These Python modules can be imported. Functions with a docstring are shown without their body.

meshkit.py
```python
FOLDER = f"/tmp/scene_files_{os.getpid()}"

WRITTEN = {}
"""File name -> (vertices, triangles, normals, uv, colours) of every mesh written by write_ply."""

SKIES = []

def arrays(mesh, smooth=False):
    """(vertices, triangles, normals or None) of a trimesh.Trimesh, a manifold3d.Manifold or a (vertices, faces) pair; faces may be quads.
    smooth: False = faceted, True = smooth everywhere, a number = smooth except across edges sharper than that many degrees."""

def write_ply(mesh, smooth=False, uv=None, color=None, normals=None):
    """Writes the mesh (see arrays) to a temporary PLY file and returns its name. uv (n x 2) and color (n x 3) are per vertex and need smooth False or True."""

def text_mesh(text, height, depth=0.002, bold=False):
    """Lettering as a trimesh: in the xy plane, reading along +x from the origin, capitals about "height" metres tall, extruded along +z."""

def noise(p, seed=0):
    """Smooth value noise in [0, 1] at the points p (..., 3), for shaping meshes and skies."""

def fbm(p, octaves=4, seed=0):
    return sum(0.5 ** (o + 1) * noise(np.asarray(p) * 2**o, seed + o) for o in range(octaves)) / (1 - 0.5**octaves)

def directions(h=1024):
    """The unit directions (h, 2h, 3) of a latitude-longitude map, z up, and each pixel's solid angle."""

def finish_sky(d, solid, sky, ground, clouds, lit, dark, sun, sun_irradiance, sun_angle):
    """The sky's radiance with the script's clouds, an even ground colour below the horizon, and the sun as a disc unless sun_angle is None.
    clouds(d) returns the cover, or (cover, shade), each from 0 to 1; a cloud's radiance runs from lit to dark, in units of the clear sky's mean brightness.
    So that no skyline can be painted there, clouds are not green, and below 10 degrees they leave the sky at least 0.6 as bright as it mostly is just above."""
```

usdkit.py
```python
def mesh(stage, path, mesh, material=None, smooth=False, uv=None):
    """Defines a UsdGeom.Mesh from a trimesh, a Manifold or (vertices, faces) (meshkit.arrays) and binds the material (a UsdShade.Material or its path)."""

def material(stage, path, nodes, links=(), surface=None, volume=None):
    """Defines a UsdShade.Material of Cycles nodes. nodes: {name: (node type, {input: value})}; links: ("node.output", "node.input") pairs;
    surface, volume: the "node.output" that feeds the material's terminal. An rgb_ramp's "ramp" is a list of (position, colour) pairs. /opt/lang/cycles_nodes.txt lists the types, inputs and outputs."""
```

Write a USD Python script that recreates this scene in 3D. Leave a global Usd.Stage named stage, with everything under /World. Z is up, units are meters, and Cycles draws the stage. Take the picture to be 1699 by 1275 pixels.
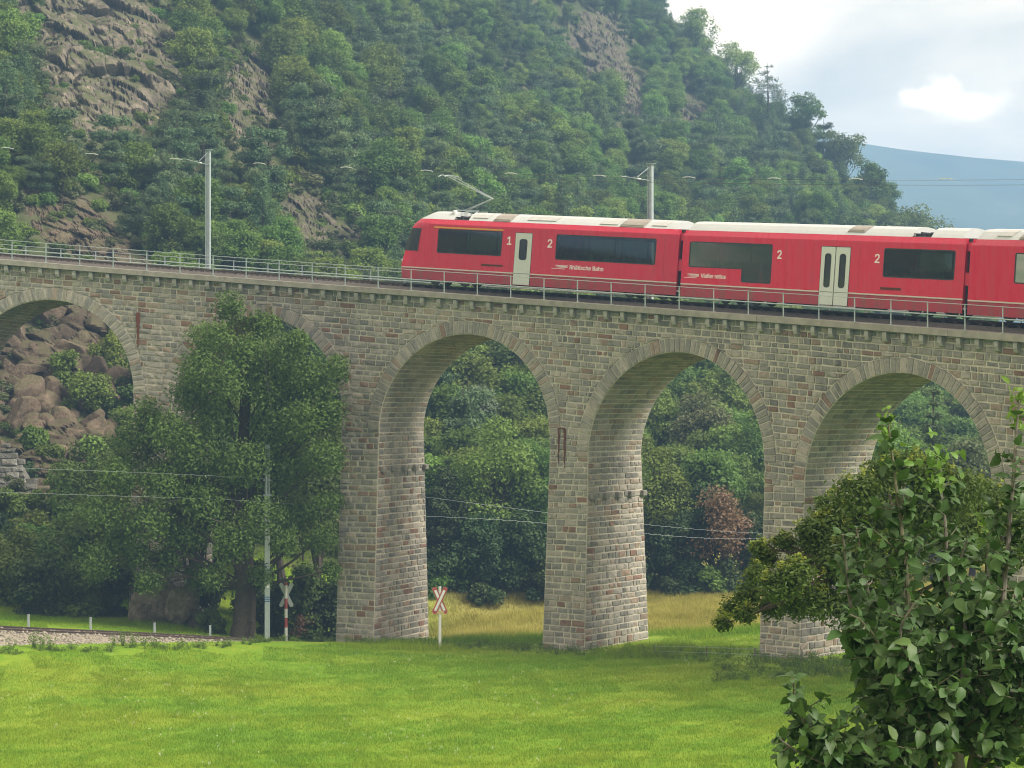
import math
import numpy as np
import trimesh
import shapely
from shapely.geometry import Polygon, box as sbox
from shapely.ops import unary_union
from scipy.interpolate import RBFInterpolator
import meshkit
import usdkit
from pxr import Gf, Sdf, Usd, UsdGeom, UsdLux, UsdShade, Vt

stage = Usd.Stage.CreateInMemory()
UsdGeom.SetStageUpAxis(stage, "Z")
UsdGeom.SetStageMetersPerUnit(stage, 1.0)
UsdGeom.Xform.Define(stage, "/World")
UsdGeom.Scope.Define(stage, "/World/Looks")
PI = math.pi

# ------------------------------------------------------------------ camera, sky, sun, exposure
EYE = 12.5                       # eye height above the meadow: the photograph is taken from the lower loop of the line
FPX, CXP, HOR = 3247.9, 849.5, 662.07
cam = UsdGeom.Camera.Define(stage, "/World/camera")
cam.CreateHorizontalApertureAttr(36.0)
cam.CreateVerticalApertureAttr(27.0)
cam.CreateFocalLengthAttr(36.0 * FPX / 1699.0)
cam.CreateClippingRangeAttr((0.1, 60000.0))
cam.CreateFStopAttr(0.0)
cam.CreateExposureAttr(2.25)
cam.AddTranslateOp().Set((0, 0, EYE))
cam.AddRotateXOp().Set(90.0 + math.degrees(math.atan((HOR - 637.5) / FPX)))

SUN_EL, SUN_AZ = math.radians(40), math.radians(115)     # azimuth clockwise from +y: high on the right, a little behind the camera
to_sun = (math.cos(SUN_EL) * math.sin(SUN_AZ), math.cos(SUN_EL) * math.cos(SUN_AZ), math.sin(SUN_EL))
SKY_STRENGTH = 0.06
dome = UsdLux.DomeLight.Define(stage, "/World/sky")
dome.CreateIntensityAttr(1.0)
sk = usdkit.material(stage, "/World/Looks/sky", {
    "sky": ("sky_texture", {"sky_type": "single_scattering", "sun_disc": False, "sun_elevation": SUN_EL, "sun_rotation": SUN_AZ}),
    "tc": ("texture_coordinate", {}),
    "mp": ("mapping", {"mapping_type": "point", "scale": (2.2, 2.2, 8.0), "rotation": (0.0, 0.22, 0.0)}),
    "n1": ("noise_texture", {"scale": 2.3, "detail": 6, "roughness": 0.52, "distortion": 0.35}),
    "r1": ("rgb_ramp", {"ramp": [(0.33, (3.9, 3.5, 2.85)), (0.45, (4.9, 4.3, 3.4)), (0.55, (6.2, 5.25, 3.95)), (0.68, (7.9, 6.5, 4.65))]}),
    "cov": ("noise_texture", {"scale": 1.6, "detail": 4}),
    "cr": ("rgb_ramp", {"ramp": [(0.3, (0.93,) * 3), (0.6, (1.0,) * 3)]}),
    "mix": ("mix_color", {}),
    # one bright little cloud low on the right and a brighter break over the ridge
    "off": ("vector_math", {"math_type": "subtract", "vector2": (0.2301, 0.978, 0.1590)}),
    "nw": ("noise_texture", {"scale": 46.0, "detail": 3}),
    "nws": ("vector_math", {"math_type": "scale", "scale": 0.026}),
    "offn": ("vector_math", {"math_type": "add"}),
    "sc": ("vector_math", {"math_type": "multiply", "vector2": (42.0, 42.0, 118.0)}),
    "len": ("vector_math", {"math_type": "length"}),
    "puff": ("map_range", {"range_type": "smoothstep", "from_min": 1.25, "from_max": 0.7, "to_min": 0.0, "to_max": 0.95, "clamp": True}),
    "mix2": ("mix_color", {"b": (9.8, 8.3, 6.3)}),
    "off3": ("vector_math", {"math_type": "subtract", "vector2": (0.1214, 0.990, 0.197)}),
    "offn3": ("vector_math", {"math_type": "add"}),
    "sc3": ("vector_math", {"math_type": "multiply", "vector2": (24.0, 24.0, 34.0)}),
    "len3": ("vector_math", {"math_type": "length"}),
    "puff3": ("map_range", {"range_type": "smoothstep", "from_min": 1.6, "from_max": 0.2, "to_min": 0.0, "to_max": 0.8, "clamp": True}),
    "mix3": ("mix_color", {"b": (9.6, 7.9, 5.8)}),
    "bg": ("background_shader", {"strength": SKY_STRENGTH}),
}, [("tc.generated", "mp.vector"), ("mp.vector", "n1.vector"), ("n1.fac", "r1.fac"), ("mp.vector", "cov.vector"), ("cov.fac", "cr.fac"),
    ("cr.color", "mix.fac"), ("sky.color", "mix.a"), ("r1.color", "mix.b"),
    ("tc.generated", "off.vector1"), ("tc.generated", "nw.vector"), ("nw.color", "nws.vector1"), ("off.vector", "offn.vector1"), ("nws.vector", "offn.vector2"),
    ("offn.vector", "sc.vector1"), ("sc.vector", "len.vector1"), ("len.value", "puff.value"), ("puff.result", "mix2.fac"), ("mix.result", "mix2.a"),
    ("tc.generated", "off3.vector1"), ("off3.vector", "offn3.vector1"), ("nws.vector", "offn3.vector2"), ("offn3.vector", "sc3.vector1"), ("sc3.vector", "len3.vector1"),
    ("len3.value", "puff3.value"), ("puff3.result", "mix3.fac"), ("mix2.result", "mix3.a"), ("mix3.result", "bg.color")], surface="bg.background")
UsdShade.MaterialBindingAPI.Apply(dome.GetPrim()).Bind(sk)

sun = UsdLux.DistantLight.Define(stage, "/World/sun")
sun.CreateIntensityAttr(0.4)
sun.CreateAngleAttr(25.0)
sun.CreateNormalizeAttr(True)
sun.CreateColorAttr((1.0, 0.95, 0.86))
sun.AddRotateZOp().Set(-math.degrees(SUN_AZ))
sun.AddRotateXOp().Set(-(90.0 - math.degrees(SUN_EL)))

# ------------------------------------------------------------------ helpers
USED = {}
ORIGIN = {}


def numbered(parent, name):
    k = USED.get((parent, name), -1) + 1
    USED[(parent, name)] = k
    return f"{parent}/{name}" if k == 0 else f"{parent}/{name}_{k:03d}"


def tag(prim, label=None, cat=None, group=None, kind=None):
    for k, v in (("label", label), ("category", cat), ("group", group), ("kind", kind)):
        if v:
            prim.SetCustomDataByKey(k, v)
    return prim


def thing(name, label, cat, loc=(0, 0, 0), group=None, kind=None):
    path = numbered("/World", name)
    x = UsdGeom.Xform.Define(stage, path)
    x.AddTranslateOp().Set(Gf.Vec3d(*map(float, loc)))
    ORIGIN[path] = np.array(loc, float)
    return tag(x.GetPrim(), label, cat, group, kind)


def origin_of(path):
    return ORIGIN.get(path, np.zeros(3))


class MB:
    """Collects shapes for one mesh."""

    def __init__(self):
        self.v, self.f, self.t, self.n = [], [], [], 0

    def add(self, v, f, tone=None):
        v, f = np.asarray(v, float), np.asarray(f, int)
        if len(v) == 0:
            return self
        if f.shape[1] == 4:
            f = np.vstack([f[:, [0, 1, 2]], f[:, [0, 2, 3]]])
        self.v.append(v)
        self.f.append(f + self.n)
        self.t.append(np.full(len(v), 0.5 if tone is None else tone) if np.ndim(tone) == 0 else np.asarray(tone, float))
        self.n += len(v)
        return self

    def box(self, c, size, ax=None, bev=0.0):
        m = trimesh.creation.box(size)
        v = np.array(m.vertices)
        if bev:
            v, f = bevel_box(size, bev)
        else:
            f = m.faces
        if ax is not None:
            v = v @ np.asarray(ax)
        return self.add(v + np.asarray(c, float), f)

    def tube(self, pts, r, n=6, caps=True):
        return self.add(*tube(pts, r, n, caps))

    def mesh(self):
        return np.vstack(self.v), np.vstack(self.f)

    def build(self, name, mat, parent=None, smooth=False, tone=False, **tags):
        pp = "/World" if parent is None else str(parent.GetPath())
        v, f = self.mesh()
        path = numbered(pp, name)
        o = origin_of(pp)
        ORIGIN[path] = o
        if tone:
            m = usdkit.mesh(stage, path, (v - o, f), MAT[mat], False)
            UsdGeom.PrimvarsAPI(m).CreatePrimvar("tone", Sdf.ValueTypeNames.FloatArray, "vertex").Set(Vt.FloatArray.FromNumpy(np.concatenate(self.t).astype(np.float32)))
        else:
            m = usdkit.mesh(stage, path, (v - o, f), MAT[mat], smooth)
        if pp == "/World" and tags.get("origin") is not None:
            pass
        tags.pop("origin", None)
        return tag(m.GetPrim(), **tags)


def bevel_box(size, b):
    h = np.asarray(size, float) / 2
    pts = []
    for sx in (-1, 1):
        for sy in (-1, 1):
            for sz in (-1, 1):
                s = np.array([sx, sy, sz])
                for k in range(3):
                    q = h - b
                    q[k] = h[k]
                    pts.append(s * q)
    m = trimesh.Trimesh(np.array(pts)).convex_hull
    return np.array(m.vertices), np.array(m.faces)


def tube(pts, r, n=6, caps=True):
    p = np.asarray(pts, float)
    r = np.broadcast_to(np.asarray(r, float), (len(p),))
    t = np.gradient(p, axis=0)
    t /= np.linalg.norm(t, axis=1, keepdims=True) + 1e-12
    up = np.array([0, 0, 1.0]) if abs(t[0, 2]) < 0.9 else np.array([1.0, 0, 0])
    V = []
    a = np.arange(n) / n * 2 * PI
    u = np.cross(t[0], up)
    for i in range(len(p)):
        u = u - t[i] * (u @ t[i])
        u /= np.linalg.norm(u) + 1e-12
        w = np.cross(t[i], u)
        V.append(p[i] + r[i] * (np.cos(a)[:, None] * u + np.sin(a)[:, None] * w))
    V = np.vstack(V)
    F = []
    for i in range(len(p) - 1):
        for k in range(n):
            k2 = (k + 1) % n
            F.append((i * n + k, i * n + k2, (i + 1) * n + k2))
            F.append((i * n + k, (i + 1) * n + k2, (i + 1) * n + k))
    if caps:
        for k in range(1, n - 1):
            F.append((0, k + 1, k))
            b = (len(p) - 1) * n
            F.append((b, b + k, b + k + 1))
    return V, np.array(F)


def at(px, py, Y):
    """The point that lies Y metres in front of the photographer in the direction of the photograph's pixel."""
    return np.array([(px - CXP) * Y / FPX, Y, EYE - (py - HOR) * Y / FPX])


def project(P):
    P = np.asarray(P, float)
    Y = np.maximum(P[..., 1], 0.1)
    return CXP + FPX * P[..., 0] / Y, HOR - FPX * (P[..., 2] - EYE) / Y


def unit(v):
    v = np.asarray(v, float)
    return v / (np.linalg.norm(v, axis=-1, keepdims=True) + 1e-12)


# ------------------------------------------------------------------ materials
MAT = {}


def plain(name, color, rough=0.6, metal=0.0, var=0.12, scale=3.0, spec=0.5, bump=0.0, bscale=40.0):
    c = np.array(color)
    nodes = {"g": ("geometry", {}), "n": ("noise_texture", {"scale": scale, "detail": 5, "roughness": 0.6}),
             "r": ("rgb_ramp", {"ramp": [(0.3, tuple(c * (1 - var))), (0.7, tuple(np.minimum(c * (1 + var), 1)))]}),
             "p": ("principled_bsdf", {"roughness": rough, "metallic": metal, "specular_ior_level": spec})}
    links = [("g.position", "n.vector"), ("n.fac", "r.fac"), ("r.color", "p.base_color")]
    if bump:
        nodes["bn"] = ("noise_texture", {"scale": bscale, "detail": 4})
        nodes["b"] = ("bump", {"strength": bump, "distance": 0.02})
        links += [("g.position", "bn.vector"), ("bn.fac", "b.height"), ("b.normal", "p.normal")]
    MAT[name] = usdkit.material(stage, f"/World/Looks/{name}", nodes, links, surface="p.BSDF")


def foliage(name, stops, hue=None, rough=0.55, trans=0.25, vary=0.35, spec=0.25, back=None):
    """stops: leaf colours from dark to light; a leaf takes one at random, a whole plant is shifted too."""
    nodes = {"g": ("geometry", {}), "oi": ("object_info", {}),
             "n": ("noise_texture", {"scale": 0.45, "detail": 3, "roughness": 0.6}),
             "a": ("math", {"math_type": "multiply_add", "value2": 0.45, "value3": 0.0}),
             "b": ("math", {"math_type": "multiply_add", "value2": 0.55}),
             "r": ("rgb_ramp", {"ramp": stops}),
             "v": ("map_range", {"from_min": 0.0, "from_max": 1.0, "to_min": 1 - vary, "to_max": 1 + vary}),
             "h": ("map_range", {"from_min": 0.0, "from_max": 1.0, "to_min": 0.475, "to_max": 0.52}),
             "fr": ("math", {"math_type": "multiply", "value2": 7.31}), "ff": ("math", {"math_type": "fraction"}),
             "hs": ("hsv", {"saturation": 1.0, "fac": 1.0}),
             "p": ("principled_bsdf", {"roughness": rough, "specular_ior_level": spec}),
             "t": ("translucent_bsdf", {}), "m": ("mix_closure", {"fac": trans})}
    links = [("g.random_per_island", "a.value1"), ("g.position", "n.vector"), ("n.fac", "b.value1"), ("a.value", "b.value3"), ("b.value", "r.fac"),
             ("oi.random", "v.value"), ("oi.random", "fr.value1"), ("fr.value", "ff.value1"), ("ff.value", "h.value"),
             ("v.result", "hs.value"), ("h.result", "hs.hue"), ("r.color", "hs.color"), ("hs.color", "p.base_color"), ("hs.color", "t.color"),
             ("p.BSDF", "m.closure1"), ("t.BSDF", "m.closure2")]
    MAT[name] = usdkit.material(stage, f"/World/Looks/{name}", nodes, links, surface="m.closure")


def stone_mat(name, ramp, use_tone=True, scale=6.0, bump=0.5):
    nodes = {"g": ("geometry", {}), "at": ("attribute", {"attribute": "tone"}), "r": ("rgb_ramp", {"ramp": ramp}),
             "n": ("noise_texture", {"scale": scale, "detail": 6, "roughness": 0.65}), "nr": ("rgb_ramp", {"ramp": [(0.3, (0.72,) * 3), (0.5, (1.0,) * 3), (0.72, (1.22,) * 3)]}),
             "big": ("noise_texture", {"scale": 0.35, "detail": 3}), "br": ("rgb_ramp", {"ramp": [(0.35, (0.86, 0.87, 0.84)), (0.65, (1.1, 1.08, 1.04))]}),
             "m1": ("mix_color", {"blend_type": "multiply", "fac": 1.0, "use_clamp": False}), "m2": ("mix_color", {"blend_type": "multiply", "fac": 1.0}),
             "bn": ("noise_texture", {"scale": 22.0, "detail": 5, "roughness": 0.7}), "b": ("bump", {"strength": bump, "distance": 0.03}),
             "smp": ("mapping", {"mapping_type": "point", "scale": (1.3, 1.3, 0.13)}), "sn": ("noise_texture", {"scale": 1.0, "detail": 5, "roughness": 0.7}), "sr": ("rgb_ramp", {"ramp": [(0.30, (0.60, 0.60, 0.58)), (0.44, (0.95, 0.95, 0.94)), (0.58, (1.0, 1.0, 1.0)), (0.72, (1.22, 1.22, 1.20))]}), "m3": ("mix_color", {"blend_type": "multiply", "fac": 1.0, "use_clamp": False}),
             "p": ("principled_bsdf", {"roughness": 0.88, "specular_ior_level": 0.25})}
    links = [("g.position", "smp.vector"), ("smp.vector", "sn.vector"), ("sn.fac", "sr.fac"), ("m2.result", "m3.a"), ("sr.color", "m3.b"), ("m3.result", "p.base_color"), ("at.fac", "r.fac"), ("g.position", "n.vector"), ("n.fac", "nr.fac"), ("g.position", "big.vector"), ("big.fac", "br.fac"),
             ("r.color", "m1.a"), ("nr.color", "m1.b"), ("m1.result", "m2.a"), ("br.color", "m2.b"), 
             ("g.position", "bn.vector"), ("bn.fac", "b.height"), ("b.normal", "p.normal")]
    MAT[name] = usdkit.material(stage, f"/World/Looks/{name}", nodes, links, surface="p.BSDF")


stone_mat("stone", [(0.0, (0.151, 0.143, 0.131)), (0.2, (0.214, 0.200, 0.182)), (0.42, (0.282, 0.256, 0.226)), (0.62, (0.349, 0.307, 0.263)), (0.76, (0.275, 0.217, 0.174)), (0.88, (0.243, 0.174, 0.134)), (0.96, (0.197, 0.120, 0.093)), (1.0, (0.214, 0.126, 0.093))])
plain("mortar", (0.46, 0.415, 0.335), 0.95, var=0.15, scale=5, spec=0.1)
plain("concrete", (0.27, 0.245, 0.205), 0.9, var=0.18, scale=2.2, spec=0.2, bump=0.3)
plain("corbel_stone", (0.30, 0.285, 0.25), 0.85, var=0.2, scale=4.0, spec=0.2)
plain("bracket_rock", (0.20, 0.185, 0.155), 0.9, var=0.25, scale=5.0, spec=0.2)
plain("galvanised", (0.36, 0.40, 0.40), 0.45, 0.35, var=0.1, scale=4)
plain("rail_steel", (0.10, 0.075, 0.06), 0.5, 0.5, var=0.25, scale=6)
plain("sleeper", (0.075, 0.06, 0.05), 0.85, var=0.3, scale=6)
plain("ballast_upper", (0.085, 0.072, 0.060), 0.95, var=0.35, scale=14, bump=1.0, bscale=25)
plain("ballast_pale", (0.27, 0.235, 0.18), 0.95, var=0.30, scale=11, bump=1.0, bscale=20)
def paint(name, color, dust, amount, rough):
    """Coach paint with faint vertical streaks and a film of brake dust where the noise says so."""
    MAT[name] = usdkit.material(stage, f"/World/Looks/{name}", {
        "g": ("geometry", {}), "mp": ("mapping", {"mapping_type": "point", "scale": (2.5, 2.5, 0.35)}), "n": ("noise_texture", {"scale": 1.2, "detail": 6, "roughness": 0.7}),
        "r": ("map_range", {"range_type": "smoothstep", "from_min": 0.42, "from_max": 0.78, "to_min": 0.0, "to_max": amount, "clamp": True}),
        "m": ("mix_color", {"a": color, "b": dust}), "rr": ("map_range", {"from_min": 0.3, "from_max": 0.7, "to_min": rough - 0.08, "to_max": rough + 0.18}),
        "bn": ("noise_texture", {"scale": 0.9, "detail": 2}), "b": ("bump", {"strength": 0.12, "distance": 0.03}),
        "p": ("principled_bsdf", {"specular_ior_level": 0.5})},
        [("g.position", "mp.vector"), ("mp.vector", "n.vector"), ("n.fac", "r.value"), ("r.result", "m.fac"), ("m.result", "p.base_color"), ("n.fac", "rr.value"), ("rr.result", "p.roughness"),
         ("g.position", "bn.vector"), ("bn.fac", "b.height"), ("b.normal", "p.normal")], surface="p.BSDF")


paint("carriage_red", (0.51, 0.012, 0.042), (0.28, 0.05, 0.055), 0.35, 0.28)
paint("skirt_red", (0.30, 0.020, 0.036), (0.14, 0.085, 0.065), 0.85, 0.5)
plain("roof_white", (0.49, 0.49, 0.475), 0.5, var=0.06, scale=1.5)
plain("roof_grey", (0.48, 0.46, 0.43), 0.6, var=0.08, scale=3)
plain("roof_brown", (0.31, 0.27, 0.23), 0.65, var=0.10, scale=3)
plain("roof_dark", (0.10, 0.095, 0.095), 0.6, var=0.2, scale=5)
plain("door_grey", (0.50, 0.51, 0.47), 0.45, var=0.04, scale=2)
plain("stripe_beige", (0.52, 0.44, 0.38), 0.5, var=0.05, scale=3)
plain("yellow_paint", (0.62, 0.30, 0.03), 0.45, var=0.04)
plain("white_paint", (0.78, 0.77, 0.74), 0.5, var=0.05, scale=6)
plain("lettering_white", (0.72, 0.62, 0.60), 0.5, var=0.03)
plain("red_paint", (0.42, 0.085, 0.075), 0.5, var=0.1, scale=8)
plain("blue_paint", (0.03, 0.09, 0.22), 0.5)
plain("rubber_black", (0.018, 0.018, 0.02), 0.6)
plain("underframe", (0.030, 0.030, 0.034), 0.7, 0.1, var=0.3, scale=5)
plain("wheel_steel", (0.10, 0.10, 0.10), 0.45, 0.6)
plain("interior_grey", (0.34, 0.34, 0.33), 0.8)
plain("seat_blue", (0.035, 0.05, 0.075), 0.85)
plain("sign_back", (0.50, 0.52, 0.53), 0.55, 0.2)
plain("sign_plate", (0.60, 0.47, 0.22), 0.6)
plain("rust", (0.13, 0.045, 0.022), 0.9, var=0.25, scale=12, spec=0.15)
plain("insulator", (0.55, 0.56, 0.54), 0.35)
plain("bark_dark", (0.065, 0.052, 0.040), 0.95, var=0.35, scale=9, spec=0.1, bump=0.8, bscale=22)
plain("bark_grey", (0.16, 0.14, 0.115), 0.95, var=0.3, scale=9, spec=0.1)
plain("twig_green", (0.10, 0.095, 0.05), 0.8, var=0.2, scale=20)
plain("wood_post", (0.13, 0.115, 0.095), 0.9, var=0.25, scale=9)
plain("petal_white", (0.62, 0.60, 0.52), 0.8, var=0.1)

MAT["window_glass"] = usdkit.material(stage, "/World/Looks/window_glass", {
    "f": ("fresnel", {"IOR": 1.5}), "t": ("transparent_bsdf", {"color": (0.52, 0.56, 0.52)}), "g": ("glossy_bsdf", {"roughness": 0.03, "color": (0.9, 0.93, 0.95)}), "m": ("mix_closure", {})},
    [("f.fac", "m.fac"), ("t.BSDF", "m.closure1"), ("g.BSDF", "m.closure2")], surface="m.closure")
plain("dark_glass", (0.020, 0.022, 0.025), 0.06, var=0.05, spec=0.6)

foliage("leaf_hill", [(0.0, (0.076, 0.131, 0.029)), (0.35, (0.152, 0.243, 0.045)), (0.65, (0.271, 0.384, 0.062)), (1.0, (0.491, 0.543, 0.093))], vary=0.45, trans=0.38)
foliage("leaf_hill_yellow", [(0.0, (0.080, 0.131, 0.025)), (0.35, (0.152, 0.228, 0.040)), (0.65, (0.240, 0.324, 0.054)), (1.0, (0.356, 0.429, 0.080))], vary=0.3, trans=0.38)
foliage("leaf_pine", [(0.0, (0.061, 0.109, 0.048)), (0.4, (0.125, 0.187, 0.074)), (0.7, (0.195, 0.272, 0.095)), (1.0, (0.331, 0.378, 0.133))], vary=0.35, trans=0.38)
foliage("leaf_bush", [(0.0, (0.059, 0.091, 0.015)), (0.35, (0.113, 0.164, 0.022)), (0.65, (0.194, 0.242, 0.030)), (1.0, (0.321, 0.330, 0.051))], vary=0.35)
foliage("leaf_big_tree", [(0.0, (0.040, 0.070, 0.014)), (0.35, (0.084, 0.134, 0.022)), (0.65, (0.167, 0.218, 0.030)), (1.0, (0.335, 0.328, 0.050))], vary=0.2)
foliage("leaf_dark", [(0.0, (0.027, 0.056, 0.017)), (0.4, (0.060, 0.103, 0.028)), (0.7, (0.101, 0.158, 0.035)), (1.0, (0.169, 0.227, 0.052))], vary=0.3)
foliage("leaf_pale", [(0.0, (0.102, 0.132, 0.072)), (0.5, (0.180, 0.216, 0.120)), (1.0, (0.276, 0.300, 0.180))], vary=0.15)
foliage("leaf_dead", [(0.0, (0.138, 0.084, 0.043)), (0.5, (0.259, 0.158, 0.085)), (1.0, (0.383, 0.251, 0.141))], vary=0.15)
foliage("leaf_olive", [(0.0, (0.082, 0.095, 0.040)), (0.5, (0.154, 0.172, 0.068)), (1.0, (0.252, 0.259, 0.108))], vary=0.3)
foliage("leaf_near", [(0.0, (0.042, 0.089, 0.023)), (0.35, (0.075, 0.141, 0.034)), (0.7, (0.133, 0.207, 0.053)), (1.0, (0.236, 0.294, 0.093))], rough=0.5, vary=0.3, spec=0.32, trans=0.2)
foliage("leaf_near_fresh", [(0.0, (0.10, 0.19, 0.03)), (0.5, (0.20, 0.30, 0.05)), (1.0, (0.32, 0.36, 0.07))], rough=0.45, trans=0.35, vary=0.15)
foliage("leaf_walnut", [(0.0, (0.035, 0.070, 0.012)), (0.35, (0.070, 0.125, 0.018)), (0.65, (0.120, 0.190, 0.028)), (1.0, (0.200, 0.265, 0.045))], vary=0.2, trans=0.35)
foliage("leaf_tips", [(0.0, (0.12, 0.16, 0.018)), (0.5, (0.21, 0.25, 0.026)), (1.0, (0.32, 0.33, 0.04))], vary=0.2, trans=0.3)


def ground_nodes(blade):
    """Meadow colours: fresh green in front of the viaduct, dry hay behind it."""
    k = 1.15 if blade else 1.0
    c = lambda *a: tuple(x * k for x in a)
    nodes = {"g": ("geometry", {}), "xyz": ("separate_xyz", {}),
             "mp": ("mapping", {"mapping_type": "point", "scale": (0.5, 1.0, 1.0)}),
             "n": ("noise_texture", {"scale": 0.16, "detail": 5, "roughness": 0.6}),
             "n2": ("noise_texture", {"scale": 1.7, "detail": 4, "roughness": 0.65}),
             "add": ("math", {"math_type": "multiply_add", "value2": 0.4}), "sub": ("math", {"math_type": "multiply", "value2": 0.6}),
             "r": ("rgb_ramp", {"ramp": [(0.30, c(0.100, 0.195, 0.010)), (0.44, c(0.130, 0.235, 0.012)), (0.56, c(0.185, 0.262, 0.017)), (0.70, c(0.235, 0.280, 0.026))]}),
             "hay": ("rgb_ramp", {"ramp": [(0.32, c(0.20, 0.19, 0.035)), (0.5, c(0.31, 0.285, 0.065)), (0.66, c(0.39, 0.35, 0.11))]}),
             "wob": ("math", {"math_type": "multiply_add", "value2": 5.0}),
             "far": ("map_range", {"range_type": "smoothstep", "from_min": 105.5, "from_max": 109.0, "clamp": True}),
             "right": ("map_range", {"range_type": "smoothstep", "from_min": -9.0, "from_max": -2.5, "clamp": True}),
             "mask": ("math", {"math_type": "multiply"}), "m": ("mix_color", {}),
             "p": ("principled_bsdf", {"roughness": 0.85, "specular_ior_level": 0.15})}
    links = [("g.position", "xyz.vector"), ("g.position", "mp.vector"), ("mp.vector", "n.vector"), ("g.position", "n2.vector"), ("n.fac", "sub.value1"), ("n2.fac", "add.value1"), ("sub.value", "add.value3"),
             ("add.value", "r.fac"), ("add.value", "hay.fac"), ("n.fac", "wob.value1"), ("xyz.y", "wob.value3"), ("wob.value", "far.value"), ("xyz.x", "right.value"),
             ("far.result", "mask.value1"), ("right.result", "mask.value2"), ("mask.value", "m.fac"), ("r.color", "m.a"), ("hay.color", "m.b"), ("m.result", "p.base_color")]
    if blade:
        nodes["t"] = ("translucent_bsdf", {})
        nodes["mx"] = ("mix_closure", {"fac": 0.3})
        links += [("m.result", "t.color"), ("p.BSDF", "mx.closure1"), ("t.BSDF", "mx.closure2")]
    return nodes, links, ("mx.closure" if blade else "p.BSDF")


for nm, bl in (("meadow_ground", False), ("meadow_blade", True)):
    nd, lk, sf = ground_nodes(bl)
    MAT[nm] = usdkit.material(stage, f"/World/Looks/{nm}", nd, lk, surface=sf)

MAT["hill_floor"] = usdkit.material(stage, "/World/Looks/hill_floor", {
    "g": ("geometry", {}), "n": ("noise_texture", {"scale": 0.22, "detail": 6, "roughness": 0.65}),
    "r": ("rgb_ramp", {"ramp": [(0.3, (0.035, 0.050, 0.018)), (0.48, (0.070, 0.080, 0.032)), (0.6, (0.105, 0.095, 0.055)), (0.75, (0.16, 0.125, 0.09))]}),
    "p": ("principled_bsdf", {"roughness": 0.95, "specular_ior_level": 0.1})},
    [("g.position", "n.vector"), ("n.fac", "r.fac"), ("r.color", "p.base_color")], surface="p.BSDF")
MAT["mountain_forest"] = usdkit.material(stage, "/World/Looks/mountain_forest", {
    "g": ("geometry", {}), "n": ("noise_texture", {"scale": 0.012, "detail": 8, "roughness": 0.7}),
    "r": ("rgb_ramp", {"ramp": [(0.35, (0.030, 0.055, 0.030)), (0.6, (0.060, 0.090, 0.045)), (0.75, (0.12, 0.13, 0.09))]}),
    "p": ("principled_bsdf", {"roughness": 0.95, "specular_ior_level": 0.1})},
    [("g.position", "n.vector"), ("n.fac", "r.fac"), ("r.color", "p.base_color")], surface="p.BSDF")


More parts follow.
